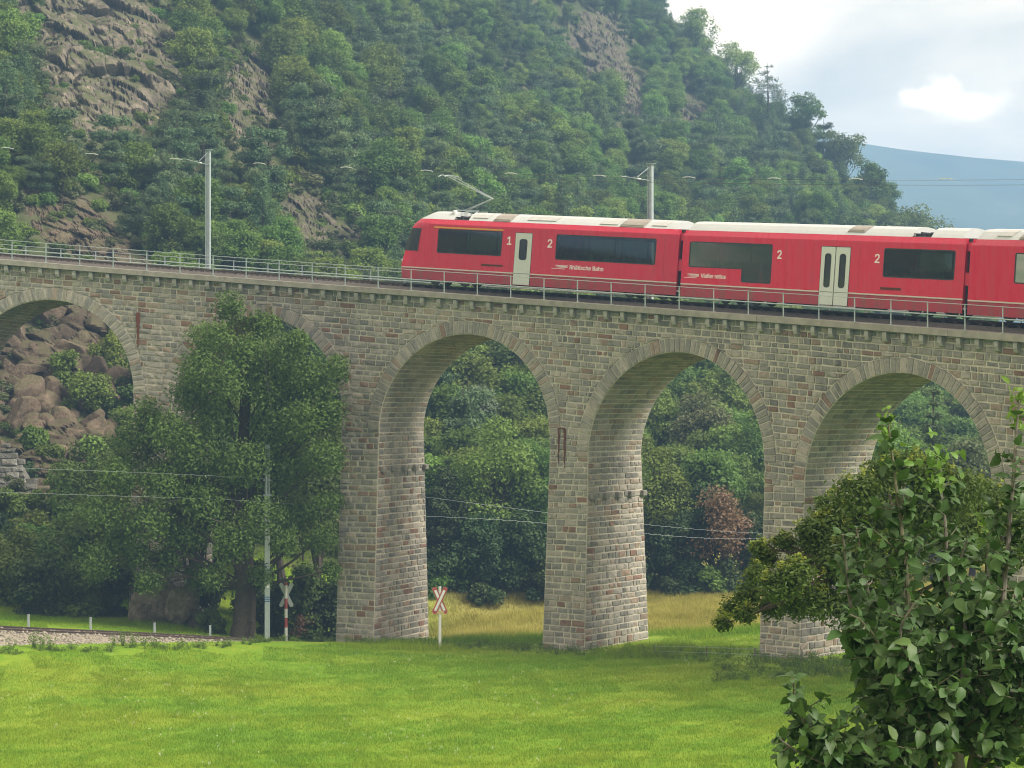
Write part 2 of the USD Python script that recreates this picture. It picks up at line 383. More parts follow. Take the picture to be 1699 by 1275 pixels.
def rock_mat(name, stops, moss):
    MAT[name] = usdkit.material(stage, f"/World/Looks/{name}", {
        "g": ("geometry", {}), "oi": ("object_info", {}), "n": ("noise_texture", {"scale": 0.55, "detail": 8, "roughness": 0.68, "distortion": 0.4}),
        "r": ("rgb_ramp", {"ramp": stops}), "xyz": ("separate_xyz", {}), "nm": ("noise_texture", {"scale": 0.9, "detail": 5}),
        "ms": ("math", {"math_type": "multiply_add", "value2": 2.6, "value3": -1.30}), "ma": ("math", {"math_type": "add"}),
        "mr": ("map_range", {"range_type": "smoothstep", "from_min": 0.45, "from_max": 0.85, "to_max": moss, "clamp": True}),
        "m": ("mix_color", {"b": (0.075, 0.085, 0.028)}),
        "v": ("map_range", {"from_min": 0, "from_max": 1, "to_min": 0.72, "to_max": 1.28}), "hs": ("hsv", {"fac": 1.0, "hue": 0.5, "saturation": 1.0}),
        "vo": ("voronoi_texture", {"feature": "distance_to_edge", "scale": 1.1}), "vr": ("map_range", {"from_min": 0.0, "from_max": 0.03, "to_min": 0.86, "to_max": 1.0, "clamp": True}),
        "n3": ("noise_texture", {"scale": 4.5, "detail": 6, "roughness": 0.75}), "n3r": ("rgb_ramp", {"ramp": [(0.3, (0.55,) * 3), (0.5, (0.95,) * 3), (0.7, (1.35,) * 3)]}), "me": ("mix_color", {"blend_type": "multiply", "fac": 1.0, "use_clamp": False}), "md": ("mix_color", {"blend_type": "multiply", "fac": 1.0}), "bn": ("noise_texture", {"scale": 3.2, "detail": 8, "roughness": 0.7}), "b": ("bump", {"strength": 0.9, "distance": 0.25}),
        "p": ("principled_bsdf", {"roughness": 0.92, "specular_ior_level": 0.2})},
        [("g.position", "n.vector"), ("n.fac", "r.fac"), ("g.normal", "xyz.vector"), ("g.position", "nm.vector"), ("nm.fac", "ms.value1"), ("ms.value", "ma.value1"), ("xyz.z", "ma.value2"), ("ma.value", "mr.value"),
         ("oi.random", "v.value"), ("v.result", "hs.value"), ("r.color", "hs.color"), ("g.position", "vo.vector"), ("vo.distance", "vr.value"), ("hs.color", "md.a"), ("vr.result", "md.b"),
         ("g.position", "n3.vector"), ("n3.fac", "n3r.fac"), ("md.result", "me.a"), ("n3r.color", "me.b"), ("me.result", "m.a"), ("mr.result", "m.fac"), ("m.result", "p.base_color"), ("g.position", "bn.vector"), ("bn.fac", "b.height"), ("b.normal", "p.normal")], surface="p.BSDF")


rock_mat("cliff_rock", [(0.28, (0.049, 0.042, 0.032)), (0.43, (0.103, 0.087, 0.064)), (0.57, (0.163, 0.134, 0.099)), (0.75, (0.257, 0.215, 0.157))], 0.8)
rock_mat("boulder_rock", [(0.25, (0.052, 0.037, 0.027)), (0.43, (0.109, 0.079, 0.055)), (0.6, (0.166, 0.123, 0.084)), (0.78, (0.257, 0.192, 0.131))], 0.4)
rock_mat("mossy_rock", [(0.3, (0.09, 0.075, 0.055)), (0.5, (0.24, 0.195, 0.14)), (0.7, (0.38, 0.31, 0.23))], 0.6)
rock_mat("wall_stone", [(0.25, (0.14, 0.13, 0.115)), (0.5, (0.20, 0.188, 0.165)), (0.75, (0.27, 0.25, 0.22))], 0.3)

# ------------------------------------------------------------------ the viaduct's curve (fitted to the photograph; concave towards the camera)
R, CCX, CCY, H0, G, T0 = 71.222, -38.345, 39.09, 6.058 + EYE, 0.088, 0.42113
SPAN_D, PIER_L, WID, CROWN = 12.539, 2.273, 4.9, 2.07
WF = 0.35                                     # wall face behind the slab's edge
RI = (SPAN_D - PIER_L) / 2
RE = RI + 0.68


def mp(s, n, z):
    th = T0 + np.asarray(s, float) / R
    r = R + np.asarray(n, float)
    return np.stack(np.broadcast_arrays(CCX + r * np.sin(th), CCY + r * np.cos(th), np.asarray(z, float)), -1)


def zd(s):
    return H0 - G * np.asarray(s, float)


def frame(s):
    th = T0 + s / R
    return np.array([math.cos(th), -math.sin(th), 0.0]), np.array([math.sin(th), math.cos(th), 0.0])    # along, outward


S0, S1 = -44.0, 62.0
ARCHES = list(range(-3, 4))


def arch_s(k):
    return k * SPAN_D + PIER_L + RI


def arch_z(k):
    return float(zd(arch_s(k))) - CROWN - RI       # springing level = centre of the semicircle


# ------------------------------------------------------------------ terrain
ctrl = []
for px, py, Y in [(-260, 760, 132), (-260, 500, 148), (-260, 330, 160), (-260, 150, 182), (-260, 0, 200), (-260, -300, 240),
                  (70, 850, 126), (70, 765, 133), (70, 640, 142), (70, 500, 151), (70, 400, 158), (70, 330, 164), (70, 200, 182), (70, 90, 200), (70, 0, 218), (70, -300, 265),
                  (250, 860, 130), (250, 700, 143), (250, 560, 153), (250, 430, 164), (250, 300, 182), (250, 150, 205), (250, 40, 228), (250, -300, 300),
                  (480, 930, 128), (480, 780, 142), (480, 600, 157), (480, 470, 170), (480, 370, 182), (480, 250, 208), (480, 120, 245), (480, 0, 285), (480, -300, 360),
                  (700, 990, 131), (700, 830, 146), (700, 650, 168), (700, 500, 194), (700, 380, 222), (700, 220, 275), (700, 90, 325), (700, -300, 430),
                  (900, 985, 132), (900, 830, 152), (900, 650, 180), (900, 500, 215), (900, 380, 255), (900, 220, 325), (900, 70, 400), (900, -220, 480),
                  (1060, 985, 132), (1060, 800, 158), (1060, 600, 198), (1060, 480, 240), (1060, 380, 285), (1060, 220, 375), (1060, 60, 465), (1060, -40, 505),
                  (1220, 985, 132), (1220, 800, 162), (1220, 620, 206), (1220, 480, 258), (1220, 370, 310), (1220, 250, 390), (1220, 140, 455),
                  (1380, 980, 133), (1380, 780, 168), (1380, 620, 215), (1380, 500, 270), (1380, 400, 325), (1380, 270, 405),
                  (1510, 900, 142), (1510, 700, 200), (1510, 560, 265), (1505, 450, 330), (1490, 400, 360), (1580, 700, 190), (1570, 530, 300), (1560, 490, 335)]:
    ctrl.append(at(px, py, Y))
# behind the ridge the spur falls away again
for px, Y, z in [(1060, 640, 95), (1220, 560, 55), (1380, 500, 35), (1510, 440, 18), (1620, 380, 2), (1700, 330, -1), (1700, 240, 0), (1750, 180, 0.5), (1900, 300, -2), (1900, 450, -4), (1500, 620, 0), (900, 700, 150), (600, 620, 190), (200, 480, 190), (-200, 400, 190)]:
    ctrl.append(np.array([(px - CXP) * Y / FPX, Y, z]))
ctrl += [np.array(p, float) for p in [(-34, 90, 1.5), (-24, 89.6, 1.12), (-17, 92.3, 0.82), (-12.5, 96.0, 0.56), (-9, 100.5, 0.05), (-25, 97, 1.15), (-17.5, 100.5, 0.45), (-12, 105, -0.6), (-9.5, 109, -1.3),
         (-30, 108, 1.2), (-24, 114, 1.1), (-16, 112, 0.0), (-9.5, 112, -2.0), (-7.5, 116, -2.9), (-3.4, 122, -3.6), (1.95, 126, -4.0), (0, 100, -0.1), (5, 96, 0.1), (12.5, 87, 0.75), (14, 92, 0.7), (20, 85, 1.0), (25, 76, 1.3),
         (-2, 112, -0.4), (8, 108, 0.0), (16, 104, 0.5), (25, 98, 1.0), (1.5, 117, -0.2), (-4, 115.5, -0.4), (10, 118, 0.1), (18, 122, 0.5), (28, 120, 1.0), (-10, 120, 0.2),
         (-26, 88, 0.25), (-20, 80, 0.1), (-10, 90, 0.0), (0, 80, 0.0), (0, 66, 0.1), (-16, 64, 0.1), (15, 70, 0.5), (0, 52, 0.6), (-14, 50, 0.6), (18, 52, 0.9),
         (-40, 80, 0.4), (-60, 100, 2.0), (-60, 60, 0.8), (45, 80, 2.0), (60, 60, 2.0), (60, 120, 2.0),
         (0, 40, 1.8), (0, 30, 4.0), (4, 20, 6.4), (0, 10, 8.6), (0, 2, 10.2), (0, -10, 10.4), (-40, 0, 10.4), (40, 0, 10.4), (-40, 30, 4.0), (40, 30, 4.2), (0, -60, 11), (-120, -40, 11), (120, -40, 11), (130, 60, 3), (-140, 60, 6), (140, 150, 0)]]
ctrl = np.array(ctrl)
rbf = RBFInterpolator(ctrl[:, :2], ctrl[:, 2], kernel="linear", smoothing=0.4)


def terrain(x, y):
    x, y = np.asarray(x, float), np.asarray(y, float)
    shp = np.broadcast(x, y).shape
    q = np.stack([np.broadcast_to(x, shp).ravel(), np.broadcast_to(y, shp).ravel()], 1)
    c = np.clip(q, [-320, -120], [330, 760])
    z = rbf(c)
    d = np.linalg.norm(q - c, axis=1)
    z = np.where(d > 0, -6 + (z + 6) * np.exp(-d / 260.0), z)
    hill = np.clip((z - 3.0) / 14.0, 0, 1)
    p3 = np.stack([q[:, 0] / 26, q[:, 1] / 26, np.zeros(len(q))], 1)
    z = z + hill * 7.0 * (meshkit.fbm(p3, 4, 5) - 0.5)
    p4 = np.stack([q[:, 0] / 7, q[:, 1] / 7, np.zeros(len(q))], 1)
    z = z + (0.12 + 1.2 * hill) * (meshkit.fbm(p4, 2, 9) - 0.5)
    return z.reshape(shp)


def axis(lo, hi, step, far, grow=1.35):
    a = list(np.arange(lo, hi + 1e-6, step))
    d = step
    while a[-1] < far:
        d *= grow
        a.append(a[-1] + d)
    d = step
    while a[0] > -far:
        d *= grow
        a.insert(0, a[0] - d)
    return np.array(a)


gx = axis(-110, 130, 1.6, 9000)
gy = np.concatenate([axis(-20, 170, 1.3, 1)[0:0], np.arange(-20, 170, 1.3), np.arange(170, 620, 3.0)])
dlow, lst = 3.0, []
while (lst[-1] if lst else -20) > -9000:
    dlow *= 1.45
    lst.append((lst[-1] if lst else -20) - dlow)
dhi, lsth = 3.0, []
while (lsth[-1] if lsth else gy[-1]) < 9000:
    dhi *= 1.3
    lsth.append((lsth[-1] if lsth else gy[-1]) + dhi)
gy = np.concatenate([lst[::-1], gy, lsth])
gx, gy = np.clip(gx, -9000, 9000), np.clip(gy, -9000, 9000)
XX, YY = np.meshgrid(gx, gy)
ZZ = terrain(XX, YY)
VV = np.stack([XX, YY, ZZ], -1).reshape(-1, 3)
nx, ny = len(gx), len(gy)
ii, jj = np.meshgrid(np.arange(ny - 1), np.arange(nx - 1), indexing="ij")
q = np.stack([ii * nx + jj, ii * nx + jj + 1, (ii + 1) * nx + jj + 1, (ii + 1) * nx + jj], -1).reshape(-1, 4)
qc = VV[q].mean(1)
is_meadow = ((qc[:, 1] < 127) & (qc[:, 2] < 4.0)) | ((qc[:, 1] < 66) & (qc[:, 2] < 30)) | (qc[:, 2] < 1.2)


def submesh(v, f):
    used, inv = np.unique(f, return_inverse=True)
    return v[used], inv.reshape(f.shape)


for nm, sel, m in (("meadow", is_meadow, "meadow_ground"), ("hillside", ~is_meadow, "hill_floor")):
    MB().add(*submesh(VV, q[sel])).build(nm, m, smooth=True, kind="structure", label="bright green meadow in front of the viaduct, dry and yellow behind it" if nm == "meadow" else "steep wooded hillside rising behind the viaduct")

# far mountain
mx = np.linspace(-3500, 5200, 260) * 0.4
rows = []
ridge = 0.4 * np.interp((mx - 0) / 2080 * FPX + CXP, [-1500, 0, 900, 1300, 1420, 1500, 1600, 1699, 1900, 2600, 4200], [745, 745, 750, 740, 716, 697, 678, 664, 640, 520, 420]) - 0.0
for k, tt in enumerate(np.linspace(0, 1, 40)):
    prof = tt
    y = 1200 + 880 * tt
    nz = meshkit.fbm(np.stack([mx / 420, np.full_like(mx, y / 420), np.zeros_like(mx)], 1), 5, 3) - 0.5
    rows.append(np.stack([mx, np.full_like(mx, y), -6 + (ridge + 6) * prof ** 1.15 + nz * 100 * prof * (1 - prof) * 1.6 + nz * 8 * prof], 1))
for k, tt in enumerate(np.linspace(0.1, 1, 8)):
    rows.append(np.stack([mx, np.full_like(mx, 2080 + 1100 * tt), -6 + (ridge + 6) * (1 - tt)], 1))
MV = np.vstack(rows)
nr, ncx = len(rows), len(mx)
ii, jj = np.meshgrid(np.arange(nr - 1), np.arange(ncx - 1), indexing="ij")
mq = np.stack([ii * ncx + jj, ii * ncx + jj + 1, (ii + 1) * ncx + jj + 1, (ii + 1) * ncx + jj], -1).reshape(-1, 4)
MB().add(MV, mq).build("mountain", "mountain_forest", smooth=True, kind="structure", label="distant mountain ridge, blue with haze")

# ------------------------------------------------------------------ viaduct masonry
via = thing("stone_viaduct", "curved grey stone railway viaduct with round arches carrying the red train", "viaduct", mp(0, WF, 0))
rng = np.random.default_rng(11)


def circle_poly(k, r, ext):
    """Arch opening in (s, z): a half disc of radius r on top of a shaft ext below the springing."""
    sc, zc = arch_s(k), arch_z(k)
    a = np.linspace(0, PI, 73)
    return Polygon(list(zip(sc + r * np.cos(a), zc + r * np.sin(a))) + [(sc - r, zc - ext), (sc + r, zc - ext)])


def pier_top(k):
    return arch_z(k)            # the lower springing of the two beside pier k (the pier left of arch k)


# core: strips of wall between the springing and the slab with the openings cut out, bent along the curve
ss = np.arange(S0, S1 + 0.01, 1.0)
strip = Polygon([(s, float(zd(s)) - 0.33) for s in ss] + [(s, float(zd(s)) - CROWN - RI - 0.9) for s in ss[::-1]])
openings = unary_union([circle_poly(k, RI, 3.0) for k in ARCHES])
lower = unary_union([sbox(k * SPAN_D - 3, pier_top(k) - 9, k * SPAN_D + PIER_L + 3, pier_top(k)) for k in range(-4, 5)])
core = strip.difference(openings).difference(lower)
mb = MB()
for i in range(len(ss) - 1):
    piece = core.intersection(sbox(ss[i], -50, ss[i + 1], 60))
    for gpoly in getattr(piece, "geoms", [piece]):
        if gpoly.geom_type == "Polygon" and gpoly.area > 1e-4:
            m = trimesh.creation.extrude_polygon(gpoly, WID, engine="earcut")
            v = np.array(m.vertices)
            mb.add(mp(v[:, 0], WF + v[:, 2], v[:, 1]), m.faces)
spandrel = mb.build("spandrel_wall", "mortar", via)

BAT, HB = 0.052, {}
PIERS = list(range(-2, 5))
pier_prims = {}


def pier_shape(k, z):
    """s0, s1, n0, n1 of pier k at height z."""
    d = pier_top(k) - z
    bs = 0.0125 * d if k == 1 else 0.0
    return k * SPAN_D - bs, k * SPAN_D + PIER_L + bs, WF - BAT * d, WF + WID + BAT * d


for k in PIERS:
    zt, zb = pier_top(k), -1.6
    v = []
    for z in (zb, zt):
        a, b, c, d = pier_shape(k, z)
        v += [mp(a, c, z), mp(b, c, z), mp(b, d, z), mp(a, d, z)]
    mb = MB().add(np.array(v), np.array([[0, 1, 5, 4], [1, 2, 6, 5], [2, 3, 7, 6], [3, 0, 4, 7], [4, 5, 6, 7], [3, 2, 1, 0]]))
    pier_prims[k] = mb.build("pier", "mortar", via)


def tone_pick(r):
    u = r.random()
    if u < 0.80:
        return r.beta(2.2, 2.2) * 0.68
    if u < 0.93:
        return 0.68 + 0.2 * r.random()
    return 0.88 + 0.12 * r.random()


def stone(poly, fn, r, bulge=(0.022, 0.055), inset=0.019, bev=0.03):
    """A rough-faced stone over the polygon (u, v); fn(u, v, d) gives the point d proud of the wall."""
    p = np.asarray(poly, float)
    n = len(p)
    c = p.mean(0)
    ln = np.linalg.norm(p - c, axis=1)
    e = np.roll(p, -1, 0) - p
    el = np.linalg.norm(e, axis=1) + 1e-9
    nrm = np.stack([-e[:, 1], e[:, 0]], 1) / el[:, None]
    if np.sum((c - p) * nrm) < 0:
        nrm = -nrm

    def shrink(d):
        a, b = nrm, np.roll(nrm, 1, 0)
        k = 1 + np.sum(a * b, 1)
        return p + d * (a + b) / np.maximum(k, 0.35)[:, None]
    p1 = shrink(inset + r.uniform(-0.006, 0.006))
    p2 = shrink(inset + bev)
    h = r.uniform(*bulge)
    d2 = np.clip(h + r.normal(0, 0.013, n), 0.008, 0.09)
    uv = np.vstack([p1, p2, (p2.mean(0) + r.normal(0, 0.03, 2))[None]])
    d = np.concatenate([np.full(n, -0.02), d2, [h + r.uniform(0, 0.03)]])
    i = np.arange(n)
    j = (i + 1) % n
    F = np.vstack([np.stack([i, j, n + j], 1), np.stack([i, n + j, n + i], 1), np.stack([n + i, n + j, np.full(n, 2 * n)], 1)])
    return fn(uv[:, 0], uv[:, 1], d), F


def courses(lo, hi, r, a=0.25, b=0.35):
    out = [lo]
    while out[-1] < hi:
        out.append(out[-1] + r.uniform(a, b))
    return out


def rows_of(lo, hi, u0, u1, r, a=0.25, b=0.35, la=0.26, lb=0.72):
    """Quads (in u, v) laid in courses between lo and hi; u0, u1 functions of v."""
    cs = courses(lo, hi, r, a, b)
    for v0, v1 in zip(cs[:-1], cs[1:]):
        v1 = min(v1, hi)
        if v1 - v0 < 0.1:
            continue
        x0a, x0b, x1a, x1b = u0(v0), u0(v1), u1(v0), u1(v1)
        L = x1a - x0a
        cuts, t = [0.0], 0.0
        while True:
            t += r.uniform(la, lb) if r.random() > 0.12 else r.uniform(lb, lb * 1.35)
            if t > L - la * 0.8:
                break
            cuts.append(t)
        cuts.append(L)
        f = np.array(cuts) / L
        jt = r.normal(0, 0.012, (2, len(f)))
        jt[:, [0, -1]] = 0
        xa, xb = x0a + (x1a - x0a) * f + jt[0], x0b + (x1b - x0b) * f + jt[1]
        w = r.normal(0, 0.010, (2, len(f)))
        for i in range(len(f) - 1):
            yield [(xa[i], v0 + w[0, i]), (xa[i + 1], v0 + w[0, i + 1]), (xb[i + 1], v1 + w[1, i + 1]), (xb[i], v1 + w[1, i])]


STONES = []          # (screen area, verts, faces, tone, parent)


def px_area(v):
    x, y = project(v)
    if np.any(v[:, 1] < 1) or x.mean() < 0 or x.mean() > 1699:
        return 0.0
    return float(np.ptp(x) * np.ptp(y)) * (0.0 if (x.mean() > 1345 and y.mean() > 740) or (x.mean() < 600 and 500 < y.mean()) else 1.0)


# spandrel face, courses parallel to the deck: (s, v) with v the depth below the slab's top
ring_open = unary_union([circle_poly(k, RE, 0.0).union(circle_poly(k, RI, 3.0)) for k in ARCHES])
face_region = strip.difference(ring_open).difference(lower)
fn_front = lambda s, v, d: mp(s, WF - d, zd(s) - v)
reg_v = Polygon([(s, float(zd(s)) - z) for s, z in strip.exterior.coords]) if False else None
for rr in rows_of(0.33, CROWN + RI + 1.0, lambda v: -34.0, lambda v: 52.0, rng):
    pz = Polygon([(s, float(zd(s)) - v) for s, v in rr])
    if not pz.is_valid:
        continue
    inter = pz if face_region.contains(pz) else pz.intersection(face_region)
    for gp in getattr(inter, "geoms", [inter]):
        if gp.geom_type != "Polygon" or gp.area < 0.012:
            continue
        gp = gp.simplify(0.02)
        pts = np.array(gp.exterior.coords)[:-1]
        if len(pts) < 3:
            continue
        uv = np.stack([pts[:, 0], zd(pts[:, 0]) - pts[:, 1]], 1)
        v, f = stone(uv, fn_front, rng)
        STONES.append((px_area(v), v, f, tone_pick(rng), spandrel))

# pier faces: front (towards the camera) and the side that faces right
for k in PIERS:
    zt = pier_top(k)
    zlo = -0.9
    prm = pier_prims[k]

    def ff(u, z, d, k=k, zt=zt):
        return mp(u, WF - BAT * (zt - z) - d, z)
    for rr in rows_of(zlo, zt, lambda z: pier_shape(k, z)[0], lambda z: pier_shape(k, z)[1], rng, 0.26, 0.36, 0.28, 0.75):
        v, f = stone(rr, ff, rng)
        STONES.append((px_area(v), v, f, tone_pick(rng), prm))

    def fs(u, z, d, k=k):
        s1 = PIER_L + k * SPAN_D + (0.0125 * (pier_top(k) - z) if k == 1 else 0)
        return mp(s1 + d * R / (R + u), u, z)
    for rr in rows_of(zlo, zt, lambda z: pier_shape(k, z)[2], lambda z: pier_shape(k, z)[3], rng, 0.26, 0.36, 0.28, 0.75):
        v, f = stone(rr, fs, rng)
        STONES.append((px_area(v), v, f, tone_pick(rng), prm))

# voussoirs and the barrel's stones
for k in ARCHES:
    if k in (-3,):
        continue
    sc, zc = arch_s(k), arch_z(k)
    N = 58
    ring = thing_path = None
    edges = np.linspace(0, PI, N + 1) + np.concatenate([[0], rng.normal(0, 0.005, N - 1), [0]])
    vs_ = []
    for i in range(N):
        a0, a1 = edges[i], edges[i + 1]
        re = RE + rng.uniform(-0.03, 0.02)
        pts = [(sc + RI * math.cos(a0), zc + RI * math.sin(a0)), (sc + re * math.cos(a0), zc + re * math.sin(a0)), (sc + re * math.cos(a1), zc + re * math.sin(a1)), (sc + RI * math.cos(a1), zc + RI * math.sin(a1))]
        v, f = stone(pts, lambda s, z, d: mp(s, WF - 0.03 - d, z), rng, (0.02, 0.04), 0.014, 0.02)
        tn = tone_pick(rng)
        vs_.append((v, f, min(tn * 0.9 + 0.06, 1)))
    # mortar bed of the ring, a little proud of the wall, then its stones
    a = np.linspace(0, PI, 61)
    bed = MB()
    V = []
    for r_ in (RI, RE - 0.05):
        for n_ in (WF - 0.03, WF + 0.05):
            V.append(mp(sc + r_ * np.cos(a), n_, zc + r_ * np.sin(a)))
    V = np.vstack(V)
    na = len(a)
    i = np.arange(na - 1)
    quad = lambda p, q_: np.stack([p * na + i, p * na + i + 1, q_ * na + i + 1, q_ * na + i], 1)
    bed.add(V, np.vstack([quad(0, 2), quad(1, 0), quad(2, 3)]))
    bp = bed.build("arch_ring", "mortar", via)
    vis = [v for v in vs_ if px_area(v[0]) > 0]
    for v, f, tn in vs_:
        if k in (-1, 0, 1, 2) and px_area(v) > 0 or (k == -2 and px_area(v) > 0):
            MB().add(v, f, tn).build("voussoir", "stone", bp, tone=True)
        elif px_area(v) == 0:
            STONES.append((0.0, v, f, tn, None))
    fb = lambda u, ang, d, sc=sc, zc=zc: mp(sc - (RI - d) * np.cos(ang / RI), u, zc + (RI - d) * np.sin(ang / RI))
    for rr in rows_of(0.0, PI * RI, lambda z: WF + 0.02, lambda z: WF + WID - 0.02, rng, 0.25, 0.31, 0.4, 0.95):
        v, f = stone(rr, fb, rng, (0.004, 0.016), 0.012, 0.02)
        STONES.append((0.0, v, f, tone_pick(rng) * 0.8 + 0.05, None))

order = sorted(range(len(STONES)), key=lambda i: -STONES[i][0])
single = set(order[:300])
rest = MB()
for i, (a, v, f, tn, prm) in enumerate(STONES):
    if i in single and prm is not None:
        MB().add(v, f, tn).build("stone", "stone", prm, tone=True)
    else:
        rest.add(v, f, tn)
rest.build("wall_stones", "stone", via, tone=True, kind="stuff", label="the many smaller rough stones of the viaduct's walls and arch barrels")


def sweep(profile, svals, closed=True, zf=zd):
    """profile: (n, z above slab top) points."""
    p = np.asarray(profile, float)
    V = np.vstack([mp(np.full(len(p), s), p[:, 0], zf(s) + p[:, 1]) for s in svals])
    n, m = len(p), len(svals)
    F = []
    for i in range(m - 1):
        for k in range(n if closed else n - 1):
            k2 = (k + 1) % n
            F.append((i * n + k, i * n + k2, (i + 1) * n + k2, (i + 1) * n + k))
    F = np.array(F)
    F = np.vstack([F[:, [0, 1, 2]], F[:, [0, 2, 3]]])
    if closed:
        for k in range(1, n - 1):
            F = np.vstack([F, [[0, k, k + 1], [(m - 1) * n, (m - 1) * n + k + 1, (m - 1) * n + k]]])
    return V, F


NB = WID + 2 * WF            # back edge of the slab
edges = np.arange(S0, S1, 5.3)
for i in range(len(edges) - 1):
    sv = np.linspace(edges[i] + 0.006, edges[i + 1] - 0.006, 5)
    dn = rng.normal(0, 0.008)
    MB().add(*sweep([(dn, -0.30), (dn, -0.03), (0.03 + dn, 0.0), (NB - 0.03, 0.0), (NB, -0.03), (NB, -0.30), (NB - 0.3, -0.325), (0.3, -0.325)], sv)).build("deck_slab", "concrete", via)
for s in np.arange(-30.0, 48.0, 1.0):
    if s < -22.5 or s > 44:
        continue
    al, ou = frame(s)
    c = MB()
    hw = 0.11
    V = []
    for (n, z) in [(WF + 0.02, -0.345), (0.07, -0.345), (0.07, -0.58), (0.14, -0.74), (WF + 0.02, -0.82)]:
        V.append((n, z))
    c.add(np.vstack([mp(s - hw, np.array([a for a, b in V]), zd(s) + np.array([b for a, b in V])), mp(s + hw, np.array([a for a, b in V]), zd(s) + np.array([b for a, b in V]))]),
          np.array([[k, (k + 1) % 5, 5 + (k + 1) % 5] for k in range(5)] + [[k, 5 + (k + 1) % 5, 5 + k] for k in range(5)] + [[0, 1, 2], [0, 2, 3], [0, 3, 4], [5, 7, 6], [5, 8, 7], [5, 9, 8]]))
    c.build("corbel", "corbel_stone", via)
# stones that carried the centering, a row below each springing on the right-facing side of the piers
for k in (0, 1, 2):
    zc = pier_top(k) - 1.95
    d = pier_top(k) - zc
    s1 = pier_shape(k, zc)[1]
    for n in np.linspace(WF + 0.25, WF + WID + BAT * d - 0.1, 5):
        al, ou = frame(s1)
        MB().box(mp(s1 + 0.10, n, zc), (0.30, 0.38, 0.30), [al, ou, [0, 0, 1]], 0.04).build("bracket_stone", "bracket_rock", via)
# iron hook with its rust runs on the second pier, and the rusty drain mark further left
al, ou = frame(15)
for s, za, zb, w in ((13.1, 712, 768, 0.035), (13.45, 712, 776, 0.05)):
    zt, zl = EYE - (za - HOR) / 33.1, EYE - (zb - HOR) / 33.1
    zz = np.linspace(zt, zl, 6)
    wd = w * np.array([1, 1, 0.9, 0.75, 0.5, 0.2])
    sv = s + np.array([0, 0.02, -0.01, 0.01, -0.02, 0.0])
    V = np.vstack([mp(sv - wd, WF - BAT * 0 - 0.088, zz), mp(sv + wd, WF - 0.088, zz), mp(sv + wd, WF - 0.03, zz), mp(sv - wd, WF - 0.03, zz)])
    n6 = 6
    F = []
    for a_, b_ in ((0, 1), (1, 2), (3, 0)):
        for i in range(5):
            F.append([a_ * n6 + i, b_ * n6 + i, b_ * n6 + i + 1, a_ * n6 + i + 1])
    MB().add(V, np.array(F)).build("rust_stain", "rust", via)
V0 = mp(13.28, WF - 0.095, EYE - (711 - HOR) / 33.1)
MB().box(V0, (0.42, 0.05, 0.05), [al, ou, [0, 0, 1]]).build("iron_hook", "rust", via)
zz = np.linspace(-2.35, -4.3, 6)
sL = -12.25
wd = np.array([0.10, 0.11, 0.07, 0.05, 0.035, 0.02])
V = np.vstack([mp(sL - wd, WF - 0.088, zd(sL) + zz), mp(sL + wd, WF - 0.088, zd(sL) + zz), mp(sL + wd, WF - 0.03, zd(sL) + zz), mp(sL - wd, WF - 0.03, zd(sL) + zz)])
MB().add(V, np.array([[a_ * 6 + i, b_ * 6 + i, b_ * 6 + i + 1, a_ * 6 + i + 1] for a_, b_ in ((0, 1), (1, 2), (3, 0)) for i in range(5)])).build("rust_stain", "rust", via)

# ------------------------------------------------------------------ upper railway line on the deck
RZ = 0.40
TC = NB / 2
tr = thing("railway_track", "narrow gauge track with dark rails along the top of the viaduct", "railway track", mp(0, TC, float(zd(0))))
sv = np.arange(S0, S1 + 0.1, 2.0)
MB().add(*sweep([(1.1, 0.002), (1.45, 0.20), (NB - 1.45, 0.20), (NB - 1.1, 0.002)], sv)).build("ballast_bed", "ballast_upper", tr, kind="stuff")
for s in np.arange(S0 + 0.5, S1 - 0.5, 0.66):
    al, ou = frame(s)
    if -22 < s < 42:
        MB().box(mp(s, TC, float(zd(s)) + 0.225), (0.22, 1.8, 0.13), [al, ou, [0, 0, 1]]).build("sleeper", "sleeper", tr)
for o in (-0.53, 0.53):
    MB().add(*sweep([(TC + o - 0.06, RZ - 0.13), (TC + o - 0.06, RZ - 0.11), (TC + o - 0.012, RZ - 0.09), (TC + o - 0.03, RZ - 0.04), (TC + o - 0.03, RZ), (TC + o + 0.03, RZ), (TC + o + 0.03, RZ - 0.04), (TC + o + 0.012, RZ - 0.09), (TC + o + 0.06, RZ - 0.11), (TC + o + 0.06, RZ - 0.13)], sv)).build("rail", "rail_steel", tr)

# railings
for nm, n0, off, lab in (("near", 0.10, 0.35, "galvanised pipe railing on the near edge of the viaduct, in front of the train"), ("far", NB - 0.10, 1.05, "galvanised pipe railing on the far edge of the viaduct, behind the train")):
    rl = thing("handrail", lab, "railing", mp(0, n0, float(zd(0))))
    for s in np.arange(-26 + off, 46, 2.0):
        al, ou = frame(s)
        p = mp(s, n0, float(zd(s)))
        # angle-section post standing in a small foot
        MB().box(p + [0, 0, 0.55], (0.065, 0.012, 1.10), [al, ou, [0, 0, 1]]).box(p + ou * 0.034 - al * 0.0265 + [0, 0, 0.55], (0.012, 0.055, 1.096), [al, ou, [0, 0, 1]]).box(p + [0, 0, 0.008], (0.16, 0.14, 0.016), [al, ou, [0, 0, 1]]).build("post", "galvanised", rl)
    svr = np.arange(-40, 56.1, 2.0)
    MB().tube(mp(svr, n0 - 0.033, zd(svr) + 1.075), 0.016, 8).build("top_rail", "galvanised", rl, smooth=True)
    MB().tube(mp(svr, n0 - 0.036, zd(svr) + 0.57), 0.029, 8).build("middle_rail", "galvanised", rl, smooth=True)


